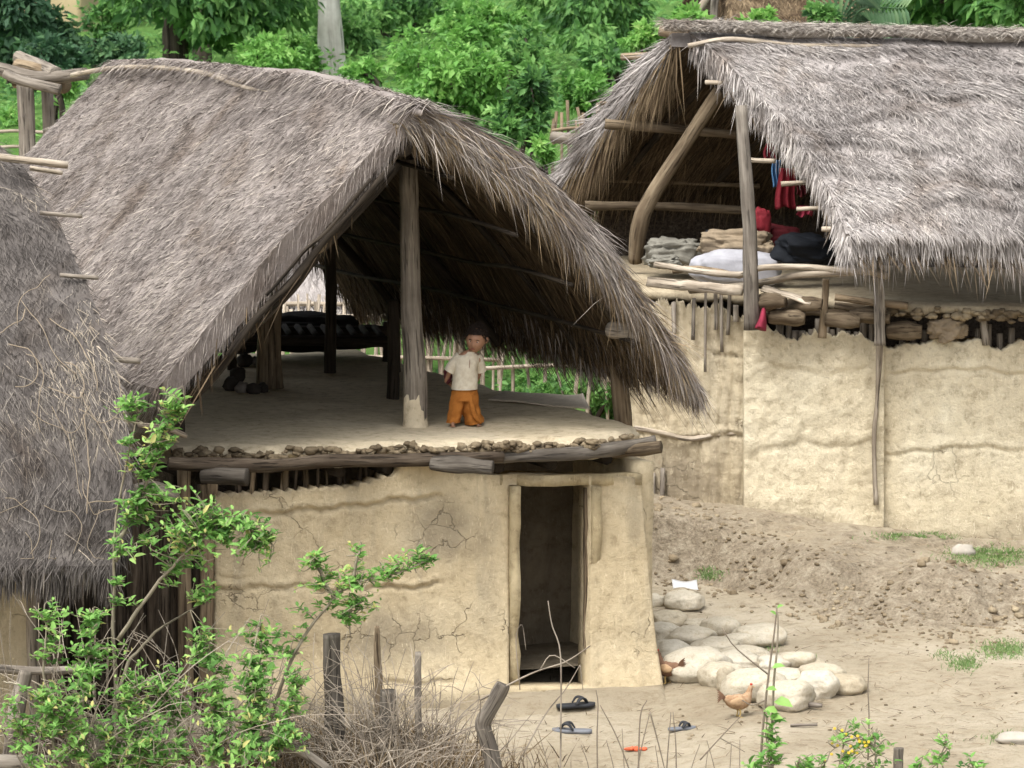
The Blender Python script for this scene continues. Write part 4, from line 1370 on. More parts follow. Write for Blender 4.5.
# dry creeper trailing over the slope
r = np.random.default_rng(19)
for k in range(34):
    mb = MB()
    s, t = r.uniform(0.0, .5), r.uniform(.1, .92)
    if r.uniform() < .6:
        s, t = r.uniform(.02, .4), r.uniform(.5, .95)
    ang = r.uniform(0, 6.28)
    st, sv = [s], [t]
    curl = r.normal() * .5
    for i in range(7):
        ang += curl * .5 + r.normal() * .35
        st.append(st[-1] + .018 * math.cos(ang))
        sv.append(sv[-1] + .028 * math.sin(ang))
    S, T = np.clip(st, 0, .9), np.clip(sv, .01, .99)
    pts = ls.top(S, T) + ls.N * (.03 + .03 * r.uniform(size=len(S)))[:, None]
    mb.tube(pts, r.uniform(.002, .0045), 5, .5, .1, smooth_n=20, seed=k)
    o = mb.build('creeper', [VINE], lh)
a, b2 = P(-150, 560, 29.75), P(29, 560, 29.9)
a[2] = b2[2] = 0
wallslab('mud_wall', a, b2, -.1, 1.9, .18, MUD, lh, 9)
b3 = b2 + np.array([-.5, 2.6, 0])
wallslab('side_wall', b2 + np.array([0, .05, 0]), b3, -.1, 1.9, .15, BOARD, lh, 10)
post('corner_post', [P(36, 730, 29.75), P(32, 640, 29.75), P(31, 545, 29.8)], [.045, .04, .035], WOODP, .6, 75, parent=lh)
# ------------------------------------------------------------------ the child
def skin_mesh(pts, edges, radii, sub=2, root=0):
    me = bpy.data.meshes.new('tmp')
    me.from_pydata([tuple(p) for p in pts], edges, [])
    o = bpy.data.objects.new('tmp', me)
    COL.objects.link(o)
    m = o.modifiers.new('s', 'SKIN')
    m.use_smooth_shade = True
    for i, v in enumerate(me.skin_vertices[0].data):
        rr = radii[i]
        v.radius = (rr, rr) if np.isscalar(rr) else rr
        v.use_root = i == root
    ss = o.modifiers.new('u', 'SUBSURF')
    ss.levels = ss.render_levels = sub
    dg = bpy.context.evaluated_depsgraph_get()
    ev = o.evaluated_get(dg)
    m2 = ev.to_mesh()
    V = np.zeros(len(m2.vertices) * 3)
    m2.vertices.foreach_get('co', V)
    F = [list(p.vertices) for p in m2.polygons]
    ev.to_mesh_clear()
    bpy.data.objects.remove(o)
    bpy.data.meshes.remove(me)
    return V.reshape(-1, 3), F


def addpoly(mb, V, F, var=.5, mat=0):
    q = [f for f in F if len(f) == 4]
    t = [f for f in F if len(f) == 3]
    mb.add(V, [np.array(a) for a in (q, t) if a], var, None, mat)


SKIN = m_plain('child_skin', (.34, .185, .115), .55, 30, .25, .1, .35)
HAIR = m_plain('black_hair', (.022, .014, .01), .7, 60, .6, .6, .3)
SHIRT = m_plain('off_white_shirt', (.66, .61, .50), .85, 16, .45, .4, .1, (.38, .30, .20))
COLLAR = m_plain('shirt_trim', (.30, .17, .13), .85, 20, .3)
TROUS = m_plain('orange_cotton', (.40, .155, .035), .85, 14, .6, .8, .1, (.24, .08, .016))
MAROON = m_plain('maroon_cloth', (.10, .025, .032), .85, 14, .4)
EYEW = m_plain('eye_white', (.6, .57, .52), .3, 5, .1, 0)
EYED = m_plain('eye_dark', (.012, .008, .006), .2, 5, .1, 0)
LIP = m_plain('lip', (.25, .085, .065), .5, 20, .2)
cb = G(464, 426, zp)
child = thing('person', 'small barefoot child in a pale shirt and loose orange trousers, arms behind the back', 'person', cb)
yaw = math.radians(14)
K = 1.04


def GG(px, py):
    c = G(px, py, 0)
    for _ in range(8):
        c = G(px, py, ground_z(c[0], c[1]))
    return c


def cw(p):
    """child local (x right in the picture, y away, z up) to world"""
    p = np.asarray(p, float)
    x_ = p[..., 0] * .9 + .09 * p[..., 2] - .02
    y_ = p[..., 1] * .95
    c_, s_ = math.cos(.22), math.sin(.22)
    return cb + np.stack([x_ * c_ - y_ * s_, x_ * s_ + y_ * c_, p[..., 2]], -1) * K


J = [(.01, 0, .30), (.0, .0, .38), (-.01, .0, .46), (.01, -.005, .535), (.03, -.015, .575),   # pelvis..neck
     (-.05, 0, .27), (-.07, -.01, .155), (-.08, 0, .045), (-.09, -.055, .018), (-.092, -.085, .014),   # leg
     (.06, 0, .27), (.095, -.01, .155), (.125, .0, .045), (.13, -.052, .018), (.133, -.08, .014),
     (-.095, 0, .505), (-.135, .035, .415), (-.15, .09, .34), (-.10, .12, .31),
     (.105, .0, .505), (.125, .035, .41), (.12, .095, .33), (.06, .12, .29)]
E = [(0, 1), (1, 2), (2, 3), (3, 4), (0, 5), (5, 6), (6, 7), (7, 8), (8, 9), (0, 10), (10, 11), (11, 12), (12, 13), (13, 14), (3, 15), (15, 16), (16, 17), (17, 18), (3, 19), (19, 20), (20, 21), (21, 22)]
R_ = [.075, .075, .078, .06, .034, .05, .036, .024, .02, .012, .05, .036, .024, .02, .012, .036, .024, .018, .014, .036, .024, .018, .014]
V, F = skin_mesh(J, E, R_)
mb = MB()
addpoly(mb, cw(V), F)
# hands: palm and five bent fingers, loosely folded at the back
for (hx, hy, hz, sx) in ((-.10, .12, .31, 1), (.06, .12, .29, -1)):
    mb.blob(cw((hx + sx * .012, hy + .006, hz - .006)), (.02, .009, .018), 12, 8, .05, 1, 1)
    for k in range(4):
        L_ = (.022, .026, .025, .019)[k]
        b0 = np.array([hx + sx * .026, hy + .006, hz + .006 - k * .009])
        mb.tube([cw(b0), cw(b0 + [sx * L_ * .5, .004, -.002]), cw(b0 + [sx * L_ * .9, -.004, -.006]), cw(b0 + [sx * L_, -.010, -.009])], [.0048, .0046, .0042, .003], 7, smooth_n=8)
    b0 = np.array([hx + sx * .004, hy + .004, hz + .012])
    mb.tube([cw(b0), cw(b0 + [sx * .01, .003, .012]), cw(b0 + [sx * .02, .001, .016])], [.006, .0055, .004], 7, smooth_n=6)
# toes
for (fx_, s) in ((-.092, -1), (.133, 1)):
    for k in range(5):
        mb.blob(cw((fx_ - s * .014 + s * k * .0085, -.094 + .004 * k, .009)), (.0055 - .0005 * k, .009, .006), 8, 6, 0, 1, 1)
# head: sculpted ellipsoid joined to the neck
hc = np.array([.055, -.03, .668])
nu, nv = 48, 36
u = np.linspace(0, 2 * np.pi, nu, endpoint=False)
w_ = np.linspace(0, np.pi, nv)
Wm, Um = np.meshgrid(w_, u, indexing='ij')
d = np.stack([np.sin(Wm) * np.cos(Um), np.sin(Wm) * np.sin(Um), np.cos(Wm)], -1)
x, y, z = d[..., 0], d[..., 1], d[..., 2]
rx = .083 * (1 - .16 * sstep(.0, -1, z))
ry = .092 * (1 - .10 * sstep(.0, -1, z))
hp = np.stack([x * rx, y * ry, z * .103], -1)
fr_ = sstep(.2, .8, -y)


def gs(cx_, cz_, sx, sz):
    return np.exp(-((hp[..., 0] - cx_) / sx) ** 2 - ((hp[..., 2] - cz_) / sz) ** 2) * fr_


hp[..., 1] += -.019 * gs(0, -.024, .010, .013) - .008 * gs(0, -.004, .007, .02) + .010 * gs(-.030, .002, .016, .010) + .010 * gs(.030, .002, .016, .010) \
    - .008 * gs(-.04, -.035, .022, .02) - .008 * gs(.04, -.035, .022, .02) - .010 * gs(0, -.055, .02, .008) - .007 * gs(0, -.085, .02, .012) - .004 * gs(0, .03, .05, .015)
ty, tx = math.radians(-26), math.radians(12)


def headw(p):
    p = np.asarray(p, float)
    cx1, sx1 = math.cos(tx), math.sin(tx)
    p = np.stack([p[..., 0], p[..., 1] * cx1 + p[..., 2] * sx1 * -1, p[..., 1] * sx1 + p[..., 2] * cx1], -1)
    c1, s1 = math.cos(ty), math.sin(ty)
    p = np.stack([p[..., 0] * c1 - p[..., 1] * s1, p[..., 0] * s1 + p[..., 1] * c1, p[..., 2]], -1)
    # slight roll: the head leans to the picture's right
    c2, s2 = math.cos(.10), math.sin(.10)
    p = np.stack([p[..., 0] * c2 + p[..., 2] * s2, p[..., 1], -p[..., 0] * s2 + p[..., 2] * c2], -1)
    return cw(hc + p)


i, j = np.meshgrid(np.arange(nv - 1), np.arange(nu), indexing='ij')
j2 = (j + 1) % nu
HF = np.stack([i * nu + j, (i + 1) * nu + j, (i + 1) * nu + j2, i * nu + j2], -1).reshape(-1, 4)
mb.add(headw(hp).reshape(-1, 3), HF)
for s in (-1, 1):
    mb.tube([headw((s * .078, .008, .018)), headw((s * .092, .016, .012)), headw((s * .092, .016, -.012)), headw((s * .078, .004, -.022))], [.007, .01, .01, .006], 8, smooth_n=10)
body = mb.build('person_body', [SKIN], child)
body.name = 'body'
for s in (-1, 1):
    mb = MB()
    mb.blob(headw((s * .030, -.073, .001)), (.011, .008, .006), 12, 8, 0, 1, 1)
    e = mb.build('eye', [EYEW], child)
    mb = MB()
    mb.blob(headw((s * .030, -.0795, .0005)), (.0055, .003, .0055), 10, 6, 0, 1, 1)
    mb.build('iris', [EYED], e)
    mb = MB()
    mb.tube([headw((s * .046, -.076, .014)), headw((s * .030, -.086, .019)), headw((s * .015, -.087, .016))], [.002, .003, .002], 6, smooth_n=8)
    mb.build('eyebrow', [HAIR], child)
mb = MB()
mb.tube([headw((-.02, -.088, -.053)), headw((0, -.096, -.052)), headw((.02, -.088, -.053))], [.003, .0055, .003], 8, smooth_n=10)
mb.build('mouth', [LIP], child)
mb = MB()
kk = Wm < 1.62 + .32 * sstep(-.35, .6, y) - .52 * fr_
hh = hp * 1.055 + np.array([0, .003, .004])
hh = hh + d * (.010 * vn(d, 2.6, 5, 3))[..., None]
msk = (kk[:-1] & kk[1:])
ii, jj = np.nonzero(msk)
HF2 = np.stack([ii * nu + jj, (ii + 1) * nu + jj, (ii + 1) * nu + (jj + 1) % nu, ii * nu + (jj + 1) % nu], -1)
mb.add(headw(hh).reshape(-1, 3), HF2)
r = np.random.default_rng(4)
sel = np.argwhere(kk)
sel = sel[r.integers(0, len(sel), 1400)]
pb = hh[sel[:, 0], sel[:, 1]]
db = d[sel[:, 0], sel[:, 1]]
mb.strands(headw(pb), headw(pb + db * .05 + r.normal(size=pb.shape) * .022) - headw(pb), r.normal(size=pb.shape), r.uniform(.014, .036, len(pb)), .003, 0, .003, .5)
mb.build('hair', [HAIR], child)


def rings(mb, cs, rxs, rys, n=28, fold=0., nf=9, sd=0, sm=24, capend=False, mat=0, tilt=None):
    cs = catmull(cs, sm)
    q = np.linspace(0, 1, sm)
    rxs = np.interp(q, np.linspace(0, 1, len(rxs)), rxs)
    rys = np.interp(q, np.linspace(0, 1, len(rys)), rys)
    a = np.linspace(0, 2 * np.pi, n, endpoint=False)
    fo = 1 + fold * np.sin(a[None] * nf + 1.5 * np.sin(q[:, None] * 3 + sd) + sd) * q[:, None] ** .6 + fold * .7 * np.sin(q[:, None] * 17 + a[None] * 2 + sd)
    pts = cs[:, None] + np.stack([rxs[:, None] * np.cos(a) * fo, rys[:, None] * np.sin(a) * fo, 0 * fo], -1)
    if tilt is not None:
        pts[..., 2] += tilt * (pts[..., 0] - cs[:, None, 0])
    pts = np.concatenate([pts, pts[:, :1]], 1)
    mb.grid(cw(pts)[:, ::-1], None, None, .5, mat)


mb = MB()
rings(mb, [(.02, -.01, .575), (.012, -.005, .555), (.0, 0, .535), (-.005, .0, .49), (-.005, 0, .43), (.0, 0, .36), (.0, 0, .285)], [.042, .070, .110, .114, .102, .106, .116], [.042, .058, .074, .085, .088, .092, .096], fold=.025, nf=7, sd=1)
for (a, b2, s) in (((-.07, .002, .528), (-.138, .03, .42), -1), ((.075, .002, .528), (.132, .032, .415), 1)):
    a, b2 = np.array(a), np.array(b2)
    m = (a + b2) / 2 + np.array([s * .006, 0, .002])
    mb.tube([cw(a - (b2 - a) * .15), cw(m), cw(b2)], [.040, .046, .048], 16, .5, .05, caps=False, smooth_n=12, seed=3)
shirt = mb.build('shirt', [SHIRT], child)
mb = MB()
a = np.linspace(-.4, 3.5, 16) - math.pi / 2 - 1.55
ring = [cw((.017 + .048 * math.cos(t), -.008 + .046 * math.sin(t), .566 - .02 * max(0, -math.sin(t)))) for t in np.linspace(0, 2 * math.pi, 24)]
mb.tube(ring, .0085, 7, .5, .1, caps=False, flat=1)
mb.build('collar', [COLLAR], shirt)
mb = MB()
mb.tube([cw((.008, -.058, .535)), cw((.004, -.082, .50)), cw((.002, -.092, .455))], [.005, .006, .004], 6, smooth_n=8, flat=.5)
mb.build('placket', [COLLAR], shirt)
mb = MB()
rings(mb, [(.0, 0, .31), (.0, 0, .27), (.0, 0, .23), (.005, 0, .20)], [.088, .105, .115, .118], [.075, .085, .09, .09], fold=.03, nf=8, sd=2, sm=12)
rings(mb, [(-.045, 0, .27), (-.056, .0, .17), (-.066, 0, .09), (-.075, .0, .03)], [.066, .064, .060, .056], [.08, .074, .066, .06], fold=.06, nf=6, sd=3)
rings(mb, [(.045, 0, .27), (.06, .0, .17), (.085, 0, .09), (.118, .0, .022)], [.066, .070, .072, .076], [.08, .085, .085, .085], fold=.08, nf=5, sd=5, tilt=.22)
mb.tube([cw((.03, -.075, .25)), cw((.055, -.09, .17)), cw((.09, -.095, .09)), cw((.15, -.08, .03))], [.014, .024, .026, .014], 10, .5, .2, smooth_n=18, seed=2)
mb.build('trousers', [TROUS], child)
mb = MB()
mb.blob(cw((-.135, .085, .385)), (.034, .03, .065), 20, 14, .25, 1.2, 3, .5, .3)
mb.build('cloth', [MAROON], None, True, cw((-.135, .085, .30)), label='dark maroon cloth held behind the child on the floor', cat='cloth')

# ------------------------------------------------------------------ things lying on the middle hut's floor
MATM = m_plain('grey_woven_mat', (.58, .50, .39), .9, 20, .4, .6)
pm = [(488, 401), (590, 411), (583, 399), (505, 393)]
u = np.linspace(0, 1, 24)
pts = np.zeros((14, 24, 3))
for i_, b_ in enumerate(np.linspace(0, 1, 14)):
    for j_, a_ in enumerate(u):
        q_ = (G(*pm[0], zp) * (1 - a_) + G(*pm[1], zp) * a_) * (1 - b_) + (G(*pm[3], zp) * (1 - a_) + G(*pm[2], zp) * a_) * b_
        q_[2] += .016 + .008 * math.sin(a_ * 5 + b_ * 2) ** 2 + .03 * (a_ ** 6) * b_
        pts[i_, j_] = q_
mb = MB()
mb.grid(pts, np.array([0, 0, -.012]), None, .5)
mb.build('mat', [MATM], None, True, pts[7, 12] - UPV * .03, label='grey woven mat lying along the right side of the raised floor', cat='mat')
DARKST = m_plain('sooty_stone', (.06, .05, .042), .9, 14, .6, .6)
PALEST = m_plain('ash_stone', (.26, .23, .2), .9, 14, .6, .6)
r = np.random.default_rng(3)
for k, (px, py, sx, sz, m, lab) in enumerate(((232, 391, 9, 8, DARKST, 'black lump at the left end of the row on the hut floor'), (243, 393, 8, 6, PALEST, 'grey stone between black lumps on the hut floor'), (254, 394, 8, 6, DARKST, 'black lump in the middle of the row on the hut floor'), (263, 393, 7, 6, DARKST, 'black lump at the right end of the row, by the thick post'), (238, 383, 8, 9, DARKST, 'tallest black lump, standing behind the row of lumps on the floor'), (245, 366, 10, 7, DARKST, 'dark lump beside a pale stone far back on the hut floor'), (255, 365, 5, 5, PALEST, 'pale stone far back on the hut floor beside a dark lump'))):
    c = G(px, py, zp)
    s_ = c[1] / FPX
    mb = MB()
    mb.blob(c + UPV * sz * s_ * .8, (sx * s_, sx * s_ * .8, sz * s_), 14, 10, .28, 1.0, k, .5, r.uniform(0, 3))
    mb.build('stone', [m], None, True, c, label=lab, cat='stone', group='stones on the hut floor')
# low cot with dark bedding, at the back of the floor
c0 = G(300, 372, zp)
cot = thing('cot', 'dark low wooden cot standing at the back of the raised floor', 'cot', c0)
ca, cbk = G(232, 370, zp), G(396, 372, zp)
for (p, h_) in ((ca, .36), (cbk, .36), (ca + np.array([-.1, .8, 0]), .36), (cbk + np.array([-.1, .8, 0]), .36)):
    mb = MB()
    mb.tube([p, p + UPV * h_], [.045, .04], 8, .7, .12, smooth_n=6, seed=int(p[0] * 10))
    mb.build('leg', [WOODD], cot)
mb = MB()
z3 = UPV * .27
for a, b2 in ((ca, cbk), (ca + np.array([-.1, .8, 0]), cbk + np.array([-.1, .8, 0]))):
    mb.tube([a + z3, (a + b2) / 2 + z3, b2 + z3], .05, 8, .6, .12, smooth_n=12, seed=3)
mb.build('frame', [WOODD], cot)
mb = MB()
for k in range(12):
    t = .04 + .08 * k
    p = ca * (1 - t) + cbk * t + z3 + UPV * .04
    mb.tube([p, p + np.array([-.1, .8, 0])], .03, 6, .5, .1, smooth_n=4, seed=k)
mb.build('slats', [WOODD], cot)['kind'] = 'stuff'
BLK = m_plain('sooty_bedding', (.02, .017, .014), .95, 10, .5, .8)
cloth(P(300, 332, 38.0), (.5, .3, .16), BLK, 'bedding', 'dark roll of bedding heaped on the cot', 'bedding', 21, .2, bs=1.1)
cloth(P(355, 337, 38.0), (.35, .3, .09), BLK, 'bedding', 'flatter dark bedding at the right end of the cot', 'bedding', 22, .2, bs=1.1)
cloth(P(240, 333, 37.6), (.2, .2, .19), BLK, 'basket', 'round black basket at the left end of the cot', 'basket', 23, .1)

# ------------------------------------------------------------------ the heap of river stones
stones = [  # px, py(base), half width px, half height px, label
    (683, 607, 17, 10, 'lone greenish stone at the back of the heap, under the white paper'),
    (655, 606, 9, 8, 'small stone half hidden behind the hut corner, topmost there'),
    (668, 626, 17, 10, 'pale flat stone at the back left of the heap beside the hut corner'),
    (700, 628, 13, 6, 'flat tan stone in the back row of the heap'),
    (721, 633, 17, 11, 'grey rounded stone right of the flat tan one in the back row'),
    (760, 642, 23, 12, 'wide pale stone at the back right of the heap'),
    (664, 640, 16, 11, 'long pale stone on the left edge of the heap, second row'),
    (690, 644, 20, 11, 'broad tan stone in the second row of the heap'),
    (705, 637, 9, 6, 'small stone wedged between two broad ones in the second row'),
    (742, 646, 15, 9, 'round stone in front of the wide pale one'),
    (672, 660, 17, 13, 'shaded grey stone low on the left of the heap, against the hut'),
    (717, 652, 20, 9, 'flat stone in the middle of the heap'),
    (745, 660, 22, 9, 'broad flat stone right of the middle of the heap'),
    (697, 676, 29, 18, 'largest stone, at the front left of the heap'),
    (722, 684, 18, 15, 'rounded stone right of the largest one in the front row'),
    (738, 668, 18, 11, 'pale stone lying behind the front row, above the hen'),
    (795, 665, 17, 9, 'pale stone in the back right of the heap near the weeds'),
    (772, 668, 14, 8, 'small flat stone behind the double front stones'),
    (813, 667, 10, 6, 'smallest stone in the back right row'),
    (727, 690, 9, 16, 'narrow grey stone standing on end beside the hen'),
    (755, 698, 26, 21, 'big stone just behind the hen in the front row'),
    (788, 706, 22, 17, 'round stone right of the hen, the lowest in the front row'),
    (792, 682, 19, 9, 'flat stone lying above the round one at the front right'),
    (815, 696, 18, 16, 'rounded green-stained stone, third from the right end of the heap'),
    (822, 683, 18, 13, 'pale long stone, second from the right end of the heap'),
    (846, 692, 17, 13, 'long stone at the far right end of the heap'),
    (703, 660, 14, 8, 'flat stone behind the largest one')]
r = np.random.default_rng(23)
for k, (px, py, hw, hh_, lab) in enumerate(stones):
    g0 = G(px, py, 0)
    for _ in range(6):
        g0 = G(px, py, ground_z(g0[0], g0[1]))
    s_ = g0[1] / FPX
    up = 0.0
    mb = MB()
    rzz = hh_ * s_ * 1.0
    c = g0 + UPV * (rzz * .55)
    mb.blob(c, (hw * s_ * 1.22, hw * s_ * r.uniform(.95, 1.3), rzz), 40, 28, .19, .55, k + 60, r.uniform(.1, 1.), r.uniform(-.6, .6), 1, 0, .86, .03)
    mb.build('stone', [STONE], None, True, g0, label=lab, cat='stone', group='river stones heaped beside the hut')

# papers on the back stone, small litter
PAPER = m_plain('white_paper', (.58, .58, .58), .7, 5, .1, .1)
pc = P(685, 591, 36.3)
pc[2] = max(pc[2], ground_z(pc[0], pc[1]))
mb = MB()
pts = np.zeros((5, 8, 3))
for i_ in range(5):
    for j_ in range(8):
        pts[i_, j_] = pc + np.array([(j_ / 7 - .5) * .22, (i_ / 4 - .5) * .3, .05 + .012 * math.sin(j_ * .7 + i_ * .5) + .02 * (i_ == 4)])
mb.grid(pts[:, ::-1], np.array([0, 0, -.004]), None, .5)
mb.build('paper', [PAPER], None, True, pc, label='crumpled white paper lying behind the greenish stone', cat='paper')
ORANGE = m_plain('orange_red_scrap', (.6, .13, .06), .8, 20, .4, .4)
pc = GG(636, 751)
mb = MB()
for k in range(5):
    mb.blob(pc + np.array([(k - 2) * .03, .01 * (k % 2), .015]), (.03, .02, .012 + .004 * (k % 3)), 10, 7, .3, 1.2, k, .5, k)
mb.build('cloth_scrap', [ORANGE], None, True, pc, label='small orange red scrap on the ground below the sandals', cat='scrap')
mb = MB()
c = GG(802, 709)
mb.tube([c + np.array([-.16, 0, .03]), c + np.array([0, .02, .035]), c + np.array([.15, -.02, .03])], [.02, .028, .015], 8, .6, .2, smooth_n=10)
mb.build('driftwood', [WOOD], None, True, c, label='short weathered stick lying at the foot of the heaped stones', cat='stick')
mb = MB()
c = GG(804, 728)
mb.tube([c + np.array([-.1, 0, .02]), c + np.array([.1, .02, .02])], [.012, .01], 7, .6, .2, smooth_n=5)
mb.build('driftwood', [WOOD], None, True, c, label='small thin stick on the bare ground in front of the stones', cat='stick')
PALER = m_plain('pale_rock', (.40, .365, .31), .85, 8, .4, .4)
for (px, py, a, b_, lab) in ((963, 556, 12, 8, 'small white rock beside the grass under the right wall'), (853, 690, 5, 3, 'tiny pale pebble past the right end of the heap'), (1016, 742, 20, 7, 'pale flat rock at the right edge of the yard'), (963, 624, 4, 3, 'tiny white pebble on the right hand slope')):
    c = G(px, py, 0)
    for _ in range(6):
        c = G(px, py, ground_z(c[0], c[1]))
    s_ = c[1] / FPX
    mb = MB()
    mb.blob(c + UPV * b_ * s_ * .5, (a * s_, a * s_ * .8, b_ * s_), 16, 10, .2, .8, px, .7)
    mb.build('rock', [PALER], None, True, c, label=lab, cat='rock')

# ------------------------------------------------------------------ sandals
SOLE = m_plain('black_rubber', (.035, .037, .042), .6, 20, .4, .3)
SOLG = m_plain('grey_rubber', (.17, .18, .20), .6, 20, .4, .3)


def sandal(c, ang, L_, m, lab, tip=0.0, sm=SOLE):
    t = thing('sandal', lab, 'sandal', c, 'rubber sandals left before the door')
    ca_, sa_ = math.cos(ang), math.sin(ang)

    def tw(p):
        p = np.asarray(p, float) * L_
        z = p[..., 2] + tip * (p[..., 1])
        return c + np.stack([p[..., 0] * ca_ - p[..., 1] * sa_, p[..., 0] * sa_ + p[..., 1] * ca_, z], -1)

    v_ = np.linspace(0, 1, 20)
    half = np.interp(v_, [0, .06, .2, .4, .6, .78, .92, 1], [.06, .12, .155, .135, .165, .19, .14, .03])
    u_ = np.linspace(-1, 1, 9)
    top = np.stack([half[:, None] * u_[None], np.broadcast_to((v_ - .5)[:, None], (20, 9)), np.full((20, 9), .10) + .02 * (v_[:, None] - .4) ** 2], -1)
    mb = MB()
    mb.grid(tw(top)[:, ::-1], np.array([0, 0, -.09 * L_]), None, .5)
    mb.build('sole', [m], t)
    for s in (-1, 1):
        mb = MB()
        mb.tube([tw((0, .30, .10)), tw((s * .07, .2, .22)), tw((s * .14, .06, .24)), tw((s * .155, -.05, .10))], [.012 * L_ / .26, .018, .02, .014], 8, .5, .05, smooth_n=14, flat=.5)
        mb.build('strap', [sm], t)


g_ = P(576, 707, 31.35)
g_[2] = max(g_[2], .0) + .0
sandal(GG(576, 712) + UPV * .035, -1.25, .31, SOLE, 'black sandal nearest the doorway, on the earth apron', .0)
sandal(GG(572, 733), 1.4, .30, SOLG, 'grey sandal lying below the black one before the door')
sandal(GG(682, 730), -1.2, .22, SOLG, 'small grey sandal lying alone to the right of the other two')

# ------------------------------------------------------------------ hens
HENB = m_plain('tan_feathers', (.38, .27, .17), .8, 30, .6, .6, .15, (.22, .10, .04))
HENW = m_plain('pale_feathers', (.46, .31, .18), .8, 30, .6, .6)
HEND = m_plain('rust_feathers', (.21, .12, .075), .8, 30, .6, .6)
COMB = m_plain('red_comb', (.5, .05, .03), .6, 10, .2)
LEGM = m_plain('yellow_leg', (.5, .36, .14), .6, 10, .2)


def hen(c, s, face, lab, bm=HENB):
    t = thing('hen', lab, 'hen', c, 'hens pecking in the yard')
    cf, sf = math.cos(face), math.sin(face)

    def hw_(p):
        p = np.asarray(p, float) * s
        return c + np.array([p[0] * cf - p[1] * sf, p[0] * sf + p[1] * cf, p[2]])

    mb = MB()
    mb.tube([hw_(p) for p in ((-.17, 0, .20), (-.12, 0, .195), (-.06, 0, .17), (.02, 0, .16), (.08, 0, .18), (.115, 0, .23), (.13, 0, .275), (.145, 0, .305), (.165, 0, .31))], [.012 * s, .05 * s, .075 * s, .088 * s, .075 * s, .042 * s, .028 * s, .027 * s, .012 * s], 16, .5, .06, smooth_n=40)
    mb.build('body', [bm], t)
    for q in (-1, 1):
        mb = MB()
        mb.blob(hw_((-.03, q * .075, .175)), (.085 * s, .016 * s, .045 * s), 16, 10, .1, 1, 3, .5, face)
        mb.build('wing', [HENW], t)
        mb = MB()
        mb.tube([hw_((.0, q * .035, .10)), hw_((.012, q * .037, .05)), hw_((.0, q * .037, .004))], [.014 * s, .008 * s, .007 * s], 7, smooth_n=8)
        for a in (-.5, 0, .5):
            mb.tube([hw_((.0, q * .037, .005)), hw_((.04 * math.cos(a), q * .037 + .04 * math.sin(a), .003))], [.006 * s, .003 * s], 5, smooth_n=3)
        mb.build('leg', [LEGM], t)
    mb = MB()
    for a in np.linspace(-.5, .6, 7):
        mb.tube([hw_((-.13, 0, .20)), hw_((-.19, .012 * a, .235 + .05 * a)), hw_((-.235, .02 * a, .23 + .12 * a))], [.02 * s, .022 * s, .008 * s], 6, smooth_n=8, flat=.4)
    mb.build('tail', [HEND], t)
    mb = MB()
    mb.blob(hw_((.148, 0, .337)), (.018 * s, .005 * s, .014 * s), 10, 7, .2, 2, 1, .5, face)
    mb.blob(hw_((.158, 0, .285)), (.007 * s, .006 * s, .014 * s), 8, 6, .1, 2, 1, .5, face)
    mb.build('comb', [COMB], t)
    mb = MB()
    mb.tube([hw_((.165, 0, .31)), hw_((.195, 0, .302))], [.009 * s, .002 * s], 7, smooth_n=4)
    mb.build('beak', [LEGM], t)


hc_ = GG(738, 717)
hen(hc_, .72, .35, 'light brown hen standing on bare ground before the front stones')
hc_ = np.array([1.235, 32.7, ground_z(1.235, 32.7)])
hen(hc_, .75, 2.4, 'rust brown hen half hidden by the corner of the mud wall', HEND)
# ------------------------------------------------------------------ plants near the viewer
def stem_pts(pp):
    return [P(*p) for p in pp]


